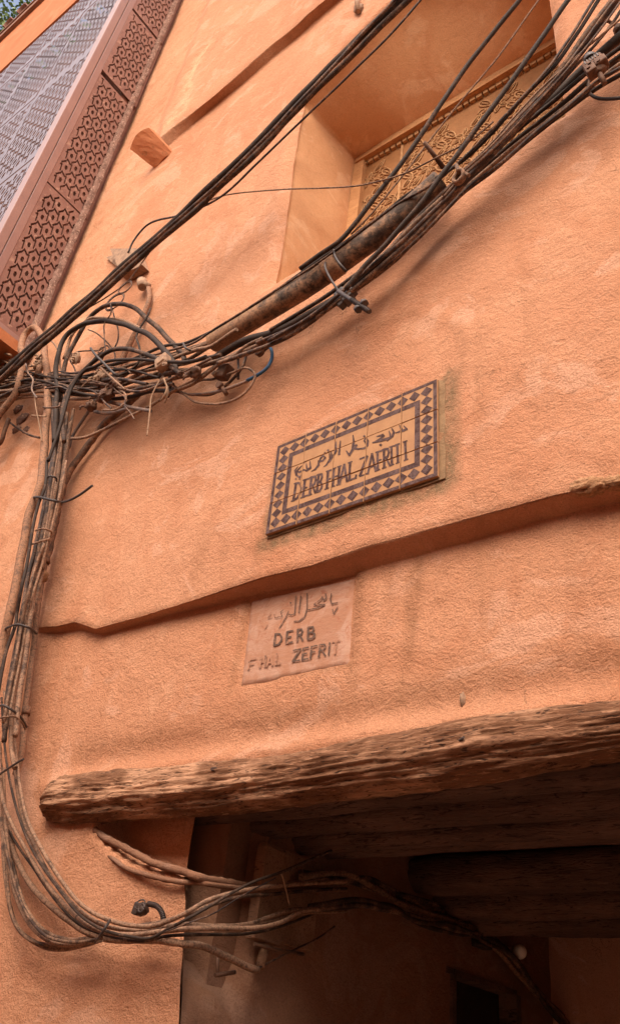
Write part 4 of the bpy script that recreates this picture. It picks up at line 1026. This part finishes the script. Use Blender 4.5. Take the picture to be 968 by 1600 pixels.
cable([(70,880),(64,915),(58,958),(53,1010),(46,1062),(40,1113),(37,1135),(33,1172),(24,1210)], 10, .05, 'conduit', 'straight plaster coloured conduit along the right side of the riser', None, 'conduit', 'conduit', .06, 12)
m = MB(); m.tube(pts3([(42,1106),(40.5,1117)], .05), 7*mpp(W(41,1111,.05)), 12); tag(m.build('conduit_coupling', M['conduit'], None, W(41,1111)), 'ring coupling on the straight conduit beside the riser', 'pipe coupling')
# fan across the pier
L_ = [([(13,1075),(20,1132),(26,1193),(34,1243),(44.6,1285),(68,1332),(87,1364),(113,1398),(136,1419),(171,1437),(205,1446),(240,1446),(270,1436),(291,1427),(320,1410),(360,1396),(401,1387),(470,1381),(540,1378)],7,.13,'tan'),
 ([(8,1080),(15,1132),(22,1190),(30,1248),(39,1287),(55,1324),(76,1364),(105,1403),(131,1427),(163,1446),(200,1454),(240,1452),(264,1446),(293,1444),(334,1447),(387,1444),(414,1435),(455,1422),(481,1421),(540,1419)],7,.10,'tan'),
 ([(-3,1180),(0,1206),(5,1251),(18,1285),(39,1324),(60,1361),(84,1395),(110,1424),(139,1446),(171,1456),(210,1459),(250,1456),(307,1451),(361,1451),(401,1450),(441,1440),(468,1425),(500,1421)],7.5,.15,'tan'),
 ([(-6,1235),(10,1290),(30,1325),(52,1356),(79,1395),(105,1427),(131,1448),(171,1463),(223,1470),(261,1463),(300,1461),(334,1460),(387,1458),(430,1450),(460,1440),(492,1427)],5,.08,'black'),
 ([(3,1090),(6,1150),(14,1210),(28,1270),(48,1322),(70,1360),(96,1396),(125,1430),(160,1452),(205,1464),(235,1467),(261,1453),(288,1438),(320,1420),(360,1396),(401,1376),(436,1364),(489,1341),(535,1321)],5,.17,'black'),
 ([(12,1275),(16,1303),(24,1337),(39,1369),(60,1398),(84,1421),(110,1440),(136,1456),(168,1467),(200,1470),(243,1469),(288,1475),(320,1479),(347,1491),(371,1502),(387,1510),(403,1514)],10.5,.07,'tan'),
 ([(-3,1240),(0,1261),(5,1316),(8,1369),(16,1421),(29,1453),(50,1471),(76,1482),(105,1482),(136,1475),(160,1468)],7,.09,'tan'),
 ([(6,1200),(9,1285),(14,1343),(24,1395),(39,1432),(60,1458),(87,1474),(113,1475),(150,1470)],7,.12,'tan'),
 ([(10,1270),(16,1330),(29,1382),(42,1419),(63,1448),(84,1462),(110,1469),(152,1466)],6.5,.07,'tan'),
 ([(0,1160),(5,1240),(8,1310),(13,1390),(22,1440),(44,1466),(75,1476),(110,1478),(150,1468)],5,.10,'brown'),
 ([(6,1300),(14,1345),(30,1400),(48,1436),(72,1462),(96,1470),(125,1472),(160,1466)],5,.14,'brown')]
lab = ['outermost of the sagging pier cables, curving up into the passage','second cable from the outside of the sagging pier bunch','heavy tan cable in the middle of the sagging pier bunch','slim black cable in the gap of the sagging pier bunch','black cable sweeping over the pier bunch and up to the passage ceiling','thick crusty conduit lowest on the pier, ending at the corroded bracket']
for k, (P, w_, o, mt) in enumerate(L_):
    cable(P, w_, o, mt, lab[k] if k < 6 else {'tan':'tan cable hanging in the lowest U at the foot of the riser','brown':'slim brown cable hanging in the lowest U at the foot of the riser'}[mt], None if k < 6 else 'cables hanging in the lowest U, '+mt, 'conduit' if k == 5 else 'cable', 'conduit' if k == 5 else 'cable', .22 if k == 5 else 0)
cable([(232,1467),(261,1455),(300,1440),(334,1427),(369,1405),(401,1387),(430,1372)], 2.4, .17, 'mid', 'thin wire under the black cable sweeping into the passage', None, 'wire', 'wire')
cable([(215,1447),(250,1440),(293,1427),(334,1412),(370,1402),(414,1397),(481,1392),(540,1389)], 6, .08, 'brown', 'brown cable along the pier corner into the passage', None)
cable([(200,1458),(250,1452),(307,1449),(361,1448),(414,1441),(468,1428),(540,1424)], 5, .1, 'brown', 'brown cable just above the pier bunch at the passage corner', None)
cable([(401,1514),(430,1499),(455,1486),(495,1467),(522,1448)], 3.2, .05, 'mid', 'thin rod slanting up from the corroded bracket in the passage', None, 'rod', 'rod')
# plaster-caked cables out of the cavity under the beam
cable([(140,1285),(152,1300),(175,1316),(208,1332),(248,1351),(288,1363),(307,1371),(361,1380),(414,1384),(468,1379),(540,1370)], 12, [-.02,.0,.02,.02,.02,.02,.03], 'plaster_in', 'plaster caked cable crossing the top of the pier under the beam, upper of two', None, 'cable', 'cable', .3)
cable([(160,1330),(175,1341),(200,1359),(235,1369),(275,1377),(320,1381),(347,1385),(414,1391),(481,1391),(540,1389)], 8, [-.02,.02,.03,.03,.03,.03,.03], 'plaster_in', 'plaster caked cable crossing the top of the pier, lower of two', None, 'cable', 'cable', .3)
rf = random.Random(21)
for k in range(9):
    j = lambda s=5: rf.uniform(-s, s)*1.7
    if k < 6: P = [(470,1372+j()),(534,1370+j()),(584,1382+j()),(634,1408+j()),(694,1430+j(6)),(744,1456+j(6)),(776,1474+j(7)),(806,1512+j(7)),(844,1556+j(6)),(884,1597+j()),(915,1640)]
    else: P = [(484,1420+j(3)),(559,1411+j(4)),(609,1417+j(4)),(649,1436+j(5)),(709,1452+j(5)),(756,1466+j(4)),(800,1500+j(6)),(850,1562+j(5)),(905,1630)]
    cable(P, rf.choice((7,8,9)), .05+.07*rf.random(), rf.choice(('mid','black','brown')), 'dark cable bunched with others along the passage wall over the door', G['far'])

# ------------------------------------------------------------------ ties, clamps and fittings
def tie(P, wpx, off, mat, label, tail=None, cat='cable tie', name='cable_tie', group=None):
    Q = pts3(P, off); r = wpx*.5*mpp(Q[0]); m = MB(); m.tube(spline(Q, .012), r, 6)
    o = tag(m.build(name, M[mat], None, Q[0]), label, cat, group)
    if tail:
        T = pts3(tail[0], tail[1]); m = MB(); m.tube(spline(T, .012), r*.9, 6); m.build('tail', M[mat], o, T[0])
    return o
tie([(52,777),(62,777),(75,780),(88,783),(97,785)], 4, [.17,.25,.26,.24,.10], 'tie', 'black cable tie round the riser with a long tail pointing up right', ([(97,785),(110,781),(125,773),(144,759)], [.2,.24,.26,.3]))
tie([(5,985),(16,979),(30,976),(44,980),(57,990)], 3.6, [.12,.24,.27,.25,.08], 'tie', 'black cable tie round the riser level with the ledge end')
tie([(-2,1104),(8,1103),(20,1110),(32,1120),(42,1136)], 4, [.2,.25,.22,.16,.08], 'tie', 'black cable tie round the riser beside the conduit coupling')
tie([(-2,1122),(12,1120),(22,1119),(34,1128),(40,1140)], 3, [.2,.25,.22,.16,.08], 'brown', 'brown wire tie round the riser just below a black one')
tie([(-3,1212),(10,1203),(22,1195),(37,1186)], 3.6, [.16,.22,.24,.26], 'tie', 'stub of black strap poking out right above the sagging cables')
tie([(74,747),(80,744),(87,746),(89,752)], 3, [.2,.26,.24,.2], 'tie', 'short black tie near the top of the riser')
tie([(56,829),(63,827),(70,826),(78,829),(80,836)], 3.2, [.18,.26,.27,.24,.14], 'tan', 'upper turn of tan cord lashed round the riser', None, 'cord', 'lashing_cord')
tie([(50,850),(58,848),(66,845),(74,843),(76,847)], 3.6, [.18,.26,.27,.24,.14], 'tan', 'lower turn of tan cord lashed round the riser', None, 'cord', 'lashing_cord')
tie([(68,636),(78,637),(90,636),(94,630)], 3, [.18,.27,.26,.2], 'rust', 'rusty wire twisted round the gooseneck conduit', None, 'wire', 'tie_wire')
tie([(50,649),(60,650),(72,651)], 2.6, [.2,.22,.22], 'string', 'pale twig of cord poking left from the gooseneck conduit', None, 'cord', 'cord')
tie([(172,1438),(165,1449),(158,1460),(149,1472)], 4.5, [.16,.21,.2,.12], 'tie', 'black strap round the sagging cables on the pier')
tie([(142,544),(150,555),(162,567),(180,585),(184,588)], 4, [.30,.31,.30,.28,.26], 'tie', 'stiff black strap tail slanting across the looped cables')
tie([(157,574),(168,584),(182,597),(196,609)], 3.6, [.27,.28,.28,.25], 'tan', 'tan stick like strap slanting over the level bundle')
tie([(508,408),(508,418),(514,432),(522,445),(532,460)], 3.6, [.17,.22,.23,.22,.2], 'tie', 'black cable tie round the fat pipe leading down to the bolted clamp')
tie([(521,390),(524,402),(532,414),(541,424)], 3.6, [.17,.22,.23,.2], 'tie', 'second black cable tie round the fat pipe, right of the other')
tie([(286,536),(292,545),(298,548)], 3.6, [.22,.24,.22], 'tie', 'small black tie on the cables just left of the pipe end')
tie([(30,560),(40,568),(44,582),(52,594),(50,608),(58,622)], 2.6, [.25,.27,.27,.27,.25], 'grey', 'flat greyish strip hanging across the pale tangle beside the gooseneck', None, 'strap', 'hanging_strip')
tie([(54,618),(57,640),(62,665),(66,690)], 1.8, [.24,.24,.22,.2], 'string', 'thin string dangling left of the riser', None, 'string', 'string')
tie([(254,588),(245,602),(237,620),(234,645),(231,672)], 2.4, [.2,.24,.24,.24,.24], 'string', 'frayed string hanging from the square clamp with a weighted end', ([(231,670),(230.5,675),(230,681)], [.24,.24,.24]), 'string', 'string')
tie([(255,588),(258,597),(261,606),(257,618),(252,626)], 3, [.2,.24,.24,.24,.22], 'string', 'knotted tuft of string under the square clamp', ([(262,604),(262,616),(258,630)], [.22,.22,.2]), 'string', 'string')
tie([(436,1362),(440,1367),(446,1388),(452,1414)], 2.4, [.16,.16,.15,.15], 'string', 'pale strap end hanging from the black cable in the passage', None, 'strap', 'strap_end')
tie([(13,658),(25,667),(45,679),(62,684)], 3.4, [.06,.06,.05,.05], 'mid', 'short dark twisted wire on the wall left of the riser', None, 'wire', 'wire')
tie([(-10,700),(2,690),(8,672),(14,655)], 7, [.08,.1,.12,.12], 'rust', 'rusty cable end at the left edge below the gooseneck', None, 'cable', 'cable')
def Rz(deg): return Matrix.Rotation(math.radians(deg), 3, 'Y')
def wv(px, py, off, dx, dy):       # vector in the wall plane for a pixel step
    return W(px+dx, py+dy, off)-W(px, py, off)
# nail-like peg over the pipe
m = MB(); a = W(662,222,.30); b_ = W(692,262,.16); m.cyl(a, b_, 3.2*mpp(a), 8, 4.5*mpp(a)); tag(m.build('iron_peg', M['rust'], None, b_), 'rusty iron peg sticking up from the bundle in front of the carved panel', 'peg')
# spiral knot of cable under the peg
m = MB(); P0 = W(719,281,.24); u = Vector((1,0,.1)); v = Vector((.1,-.3,1)).normalized(); q = mpp(P0)
m.ring(P0, u, v, 9*q, 3.2*q, 18, 8, 2.3, Vector((0,-.012,0))); m.tube(spline(pts3([(712,258),(716,266),(724,272),(732,274)], .25), .01), 3.4*q, 8); m.blob(P0, (5*q,5*q,5*q), 2, .2, 2, 3)
tag(m.build('cable_knot', M['tan'], None, P0), 'coiled knot of tan cable on the bundle below the iron peg', 'knot')
# bolted clamp under the pipe
cl = thing('bolted_clamp', W(536,462,.15), 'black bolted clamp with a long threaded rod, hanging under the fat pipe', 'clamp')
q = mpp(W(540,465,.15)); P0 = W(536,462,.18); ax = (W(572,484,.22)-W(520,448,.20)).normalized()
yv = Vector((0,-1,0)); zv = ax.cross(yv).normalized(); yv = zv.cross(ax).normalized(); RM = Matrix((ax, yv, zv)).transposed()
m = MB(); m.box(P0+ax*6*q, (20*q,8*q,9*q), RM, 2*q); m.box(P0+zv*13*q+ax*12*q, (12*q,6*q,5*q), RM, 1.5*q); m.box(P0-zv*12*q+ax*10*q, (11*q,6*q,5*q), RM, 1.5*q); m.build('body', M['iron'], cl, P0)
RA, RB = W(528,455,.24), W(577,487,.24); ra = (RB-RA).normalized(); rl_ = (RB-RA).length
m = MB(); m.cyl(RA, RB, 3.4*q, 10)
for k in range(16): c = RA.lerp(RB, .45+.034*k); m.cyl(c-ra*.6*q, c+ra*.6*q, 4.2*q, 10)
m.build('threaded_rod', M['iron'], cl, P0)
for s_ in (-1, 1):
    m = MB(); c = RA.lerp(RB, .74)+zv*s_*6*q; m.cyl(c-ra*3.5*q, c+ra*3.5*q, 6*q, 6); m.build('nut', M['iron'], cl, P0)
# large bolted clamp, upper right
cl = thing('bolted_clamp', W(930,100,.15), 'large corroded clamp with ribbed cap and screw heads at upper right', 'clamp')
q = mpp(W(930,100,.2)); P0 = W(929,104,.22); ax = (W(945,120,.22)-W(918,82,.22)).normalized(); yv = Vector((0,-1,0)); zv = ax.cross(yv).normalized(); yv = zv.cross(ax).normalized(); RM = Matrix((ax, yv, zv)).transposed()
m = MB(); m.box(P0, (17*q,10*q,16*q), RM, 4*q); m.box(P0+ax*8*q-zv*9*q+yv*4*q, (9*q,8*q,9*q), RM, 2.5*q); m.box(P0+ax*12*q+zv*8*q+yv*3*q, (10*q,8*q,8*q), RM, 2.5*q); m.blob(P0+ax*16*q, (9*q,8*q,12*q), 3, .25, 2, 4, RM); m.build('body', M['rust'], cl, P0)
m = MB()
for k, (a, b_, r_) in enumerate(((-26,-16,10.5),(-32,-26,8),(-36,-32,5.5))): m.cyl(P0+ax*a*q+yv*3*q, P0+ax*b_*q+yv*3*q, r_*q, 16)
m.build('cap', M['iron'], cl, P0)
for k in range(6): m = MB(); m.box(P0-ax*9*q+yv*10.2*q+zv*(-10+4*k)*q, (5*q,.8*q,.9*q), RM); m.build('rib', M['iron'], cl, P0)
for a, b_ in ((2,6),(12,-6),(12,10)): m = MB(); c = P0+ax*a*q+zv*b_*q+yv*11*q; m.cyl(c, c+yv*2.5*q, 3*q, 8); m.build('screw', M['rust'], cl, P0)
m = MB(); c = P0+ax*18*q; m.cyl(c, W(944,131,.2), 4*q, 8); m.build('bolt', M['rust'], cl, P0)
cl = thing('iron_bracket', W(958,40,.1), 'small iron bracket and bolt at the right edge above the large clamp', 'bracket')
m = MB(); m.cyl(W(940,28,.16), W(962,40,.1), 3.5*q, 6, 3*q); m.build('arm', M['rust'], cl, W(950,34,.12)); m = MB(); m.blob(W(966,46,.12), (9*q,8*q,11*q), 3, .3, 2, 9); m.build('bolt', M['rust'], cl, W(966,46,.12))
# square clamp with nut on the level bundle
cl = thing('square_clamp', W(256,568,.2), 'mud coloured square clamp with a round nut on the level bundle', 'clamp')
q = mpp(W(256,568,.25)); P0 = W(255,567,.25); RM = Rz(-20)
m = MB(); m.box(P0, (12*q,8*q,13*q), RM, 3*q); m.box(P0+Vector((0,-.3*8*q,0))+RM@Vector((2*q,0,-2*q)), (8*q,8*q,8*q), RM, 2*q); m.build('body', M['dustbox'], cl, P0)
m = MB(); c = W(259,571,.25+11*q); m.cyl(c, c+Vector((.2*q,-4*q,0)), 4.4*q, 6); m.cyl(c, c+Vector((.2*q,-6*q,0)), 2.2*q, 8); m.build('nut', M['dustbox'], cl, c)
# clamp below the pipe
cl = thing('square_clamp', W(350,585,.06), 'rusty clamp block with a brass bolt hanging below the pipe end', 'clamp')
P0 = W(350,582,.10); RM = Rz(25); m = MB(); m.box(P0, (11*q,8*q,12*q), RM, 2.5*q); m.box(P0+RM@Vector((-8*q,0,-2*q)), (6*q,6*q,9*q), RM, 2*q); m.build('body', M['rust'], cl, P0)
m = MB(); c = W(337,585,.10+7*q); m.cyl(c, c+Vector((0,-5*q,0)), 4.5*q, 12); m.build('nut', M['dustbox'], cl, c)
m = MB(); c = W(345,603,.10); m.cyl(c, c+Vector((.0,-6*q,-1*q)), 5.5*q, 12); m.cyl(c, W(354,616,.08), 3.5*q, 8); m.build('bolt', M['rust'], cl, c)
cl = thing('round_bolt', W(408,550,.08), 'round rusty bolt head under the fat pipe beside the blue wire', 'bolt'); c = W(408,552,.07)
m = MB(); m.cyl(c, c+Vector((0,-8*q,-1*q)), 7*q, 14); m.cyl(c+Vector((0,-8*q,-1*q)), c+Vector((0,-12*q,-1*q)), 3.2*q, 8); m.build('head', M['rust'], cl, c)
m = MB(); m.box(W(412,540,.08), (10*q,6*q,7*q), Rz(-25), 2*q); m.build('bracket', M['iron'], cl, c)
# rag knots and lumps
for px, py, h, sd, mt, lb_ in ((158,590,(13,9,10),1,'dustbox','muddy connector lump on the level bundle, left of the square clamp'),(166,617,(16,9,13),2,'rust','matted rag knot round the level bundle'),(142,634,(9,8,9),3,'rust','small rag knot where the greyish cable doubles back'),(180,603,(12,8,8),6,'rust','matted lump of tape beside the rag knot'),(305,582,(11,8,10),4,'rust','corroded splice between the two clamps of the level bundle'),(120,560,(5,6,12),8,'dustbox','small muddy splice between the looped cables and the bundle'),(62,570,(9,8,12),12,'dustbox','yellowish cut cable end in front of the gooseneck')):
    P0 = W(px, py, .2); q = mpp(P0); m = MB(); m.blob(P0, tuple(v*q for v in h), 3, .5, 2.6, sd*3.3)
    for k in range(5): a = P0+Vector((random.uniform(-1,1)*h[0]*q, -h[1]*q*.8, random.uniform(-1,1)*h[2]*q)); m.tube(spline([a, a+Vector((random.uniform(-5,5)*q,-3*q,random.uniform(-6,2)*q)), a+Vector((random.uniform(-9,9)*q,-1*q,random.uniform(-10,4)*q))], .01), 1.3*q, 5)
    tag(m.build('rag_knot' if mt == 'rust' else 'cable_splice', M[mt], None, P0), lb_, 'knot' if mt == 'rust' else 'splice')
# junction box under the overhead pair
jb = thing('junction_box', W(215,415,0), 'grey mud splashed junction box with a drilled plate on the wall under the overhead cables', 'junction box')
P0 = W(213,418,.05); q = mpp(P0); ux = (W(235,405,.05)-W(212,418,.05)).normalized(); RM = Matrix.Rotation(math.radians(8), 3, 'Y')
def jbx(a, b_, c, d, y0, y1, name, mat):
    m = MB(); A = [W(*p_, y0) for p_ in (a, b_, c, d)]; B = [W(*p_, y1) for p_ in (a, b_, c, d)]
    cA = sum(A, Vector())/4; B = [cA+(p_-cA)*.0+(r_-cA)*1 for p_, r_ in zip(A, [Vector((p_.x, p_.y-(y1-y0), p_.z)) for p_ in A])]
    m.add(A+B, [(3,2,1,0),(4,5,6,7),(0,1,5,4),(1,2,6,5),(2,3,7,6),(3,0,4,7)]); return m.build(name, mat, jb, cA)
jbx((168,404),(202,392),(218,402),(184,418), .005, .02, 'plate', M['dustbox'])
jbx((182,398),(224,398),(233,424),(200,440), .015, .085, 'case', M['dustbox'])
for px, py in ((191,402),(208,391)): m = MB(); c = W(px, py, .026); m.cyl(c, c+Vector((0,-.006,0)), 4*q, 12); m.build('screw', M['grey'], jb, c)
m = MB(); c = W(222,440,.05); m.cyl(c, W(222,449,.06), 8*q, 12, 6*q); m.blob(W(230,446,.04), (6*q,6*q,6*q), 2, .3, 2, 1); m.build('gland', M['dustbox'], jb, c)
# clamp / spotlight on the pier
cl = thing('cable_clip', W(222,1420,.0), 'small dark metal clip with a corrugated hose bolted to the pier', 'clip')
P0 = W(222,1421,.05); q = mpp(P0); m = MB(); m.blob(P0, (12*q,9*q,10*q), 3, .3, 2.5, 4); m.box(P0+Vector((-6*q,-5*q,0)), (6*q,5*q,9*q), Rz(15), 2*q); m.ring(P0+Vector((7*q,-8*q,0)), Vector((1,0,0)), Vector((0,.2,1)).normalized(), 6*q, 1.6*q, 16, 6); m.ring(P0+Vector((0,-6*q,6*q)), Vector((1,.3,0)).normalized(), Vector((0,.4,1)).normalized(), 8*q, 1.2*q, 16, 6); m.build('body', M['iron'], cl, P0)
m = MB(); C = spline(pts3([(232,1412),(245,1416),(253,1426),(256,1440),(254,1456)], .06), .006)
for i in range(0, len(C)-1): m.tube([C[i], C[i].lerp(C[i+1], .55)], 4.4*q, 8)
m.tube(C, 3*q, 8); m.build('hose', M['iron'], cl, P0)
# small hook high on the wall
cl = thing('wall_hook', W(558,12,.0), 'crumbling bracket stub in the wall at the top edge', 'bracket'); q = mpp(W(558,12,.0))
m = MB(); m.blob(W(560,14,.01), (7*q,6*q,14*q), 3, .5, 3, 7); m.build('stub', M['dustbox'], cl, W(558,12,.0)); m = MB(); m.cyl(W(556,-12,.05), W(559,18,.03), 4*q, 8); m.build('rod', M['dustbox'], cl, W(558,12,.0))
# passage fittings on the left wall
def wxbox(p0, p1, x0, x1, name, mat, parent=None, bev=.004):
    A, B = WX(*p0), WX(*p1); y0, y1 = sorted((A.y, B.y)); z0, z1 = sorted((A.z, B.z))
    m = MB(); m.box((PX+(x0+x1)/2, (y0+y1)/2, (z0+z1)/2), ((x1-x0)/2, (y1-y0)/2, (z1-z0)/2), None, bev); return m.build(name, mat, parent, (PX+x0, y0, z0))
o = wxbox((408,1315),(480,1488), -.01, .028, 'wooden_board', M['oldwood']); tag(o, 'old upright wooden board fixed to the passage wall behind the cables', 'board')
o = wxbox((402,1320),(424,1478), .0, .045, 'wooden_batten', M['oldwood']); tag(o, 'narrow wooden batten beside the old board on the passage wall', 'batten')
br = thing('iron_bracket', WX(370,1520), 'corroded angle bracket low on the passage wall at the conduit end', 'bracket')
m = MB(); m.tube([WX(336,1524,.05), WX(367,1519,.05)], .007, 6); m.build('arm', M['rust'], br, WX(336,1524)); m = MB(); m.tube([WX(340,1494,.02), WX(340,1522,.04)], .006, 6); m.build('stem', M['rust'], br, WX(340,1494))
m = MB(); m.tube([WX(414,1478,.03), WX(406,1512,.04)], .018, 8); m.build('post', M['oldwood'], br, WX(410,1500))
m = MB(); m.tube([WX(397,1475,.06), WX(430,1484,.06), WX(474,1491,.05)], .007, 6); tag(m.build('iron_bar', M['rust'], None, WX(430,1484)), 'thin rusty bar across the foot of the old board', 'bar')
lamp = thing('bulb_lamp', WX(806,1490), 'unlit round white bulb on the dark passage wall above the door', 'lamp')
c = WX(811,1487,.10); q = mpp(c); m = MB(); m.blob(c, (11*q,11*q,11*q), 3, 0, 1, 0); m.build('bulb', M['bulb'], lamp, c); m = MB(); m.cyl(c-Vector((.09,0,0)), c-Vector((.02,0,-.0)), 8*q, 14); m.build('holder', M['dustbox'], lamp, c)
m = MB(); c = WX(752,1475,.06); m.box(c, (.03,.06,.02), None, .006); m.cyl(WX(742,1476,.08), WX(764,1474,.08), .012, 8); tag(m.build('cable_bracket', M['iron'], None, c), 'black bracket holding the bunched cables over the door', 'bracket')
# pale tangle at the left edge
tg = thing('wire_tangle', W(20,575,.0), 'pale straw coloured tangle of wires and punched strap at the left edge', 'tangle')
rt = random.Random(4)
for k in range(16):
    cx, cy, R0 = rt.uniform(-15,58), rt.uniform(560,612), rt.uniform(8,24); a0 = rt.uniform(0,6.28); sp = rt.uniform(2,5)
    P = [(cx+R0*math.cos(a0+sp*i/9)*1.3, cy+R0*.6*math.sin(a0+sp*i/9)) for i in range(10)]
    m = MB(); m.tube(spline(pts3(P, [.05+.1*rt.random(), .12+.1*rt.random()]), .02), rt.choice((1.4,2,2.6))*mpp(W(20,580,.1)), 6); m.build('wire', M['string'], tg, tg.location)
for a, b_ in (((-20,560),(35,545)),((-20,572),(40,556)),((-20,584),(36,568))):
    m = MB(); A, B = W(*a, .14), W(*b_, .14); d = (B-A).normalized(); up = Vector((0,.3,1)).normalized(); nseg = 12
    for k in range(nseg):
        c0, c1 = A.lerp(B, k/nseg), A.lerp(B, (k+1)/nseg); h_ = up*.022
        m.add([c0-h_, c1-h_, c1-h_*.35, c0-h_*.35], [(0,1,2,3)]); m.add([c0+h_*.35, c1+h_*.35, c1+h_, c0+h_], [(0,1,2,3)]); e_ = c0.lerp(c1, .5)
        m.add([c0-h_*.35, e_-h_*.35, e_+h_*.35, c0+h_*.35], [(0,1,2,3)])
    m.build('punched_strap', M['string'], tg, tg.location)
m = MB(); m.cyl(W(58,588,.2), W(66,563,.2), 5*mpp(W(60,575,.2)), 10); tag(m.build('cable_stub', M['conduit'], None, W(60,575,.2)), 'yellowish stub of cut pipe between the gooseneck legs', 'pipe stub')
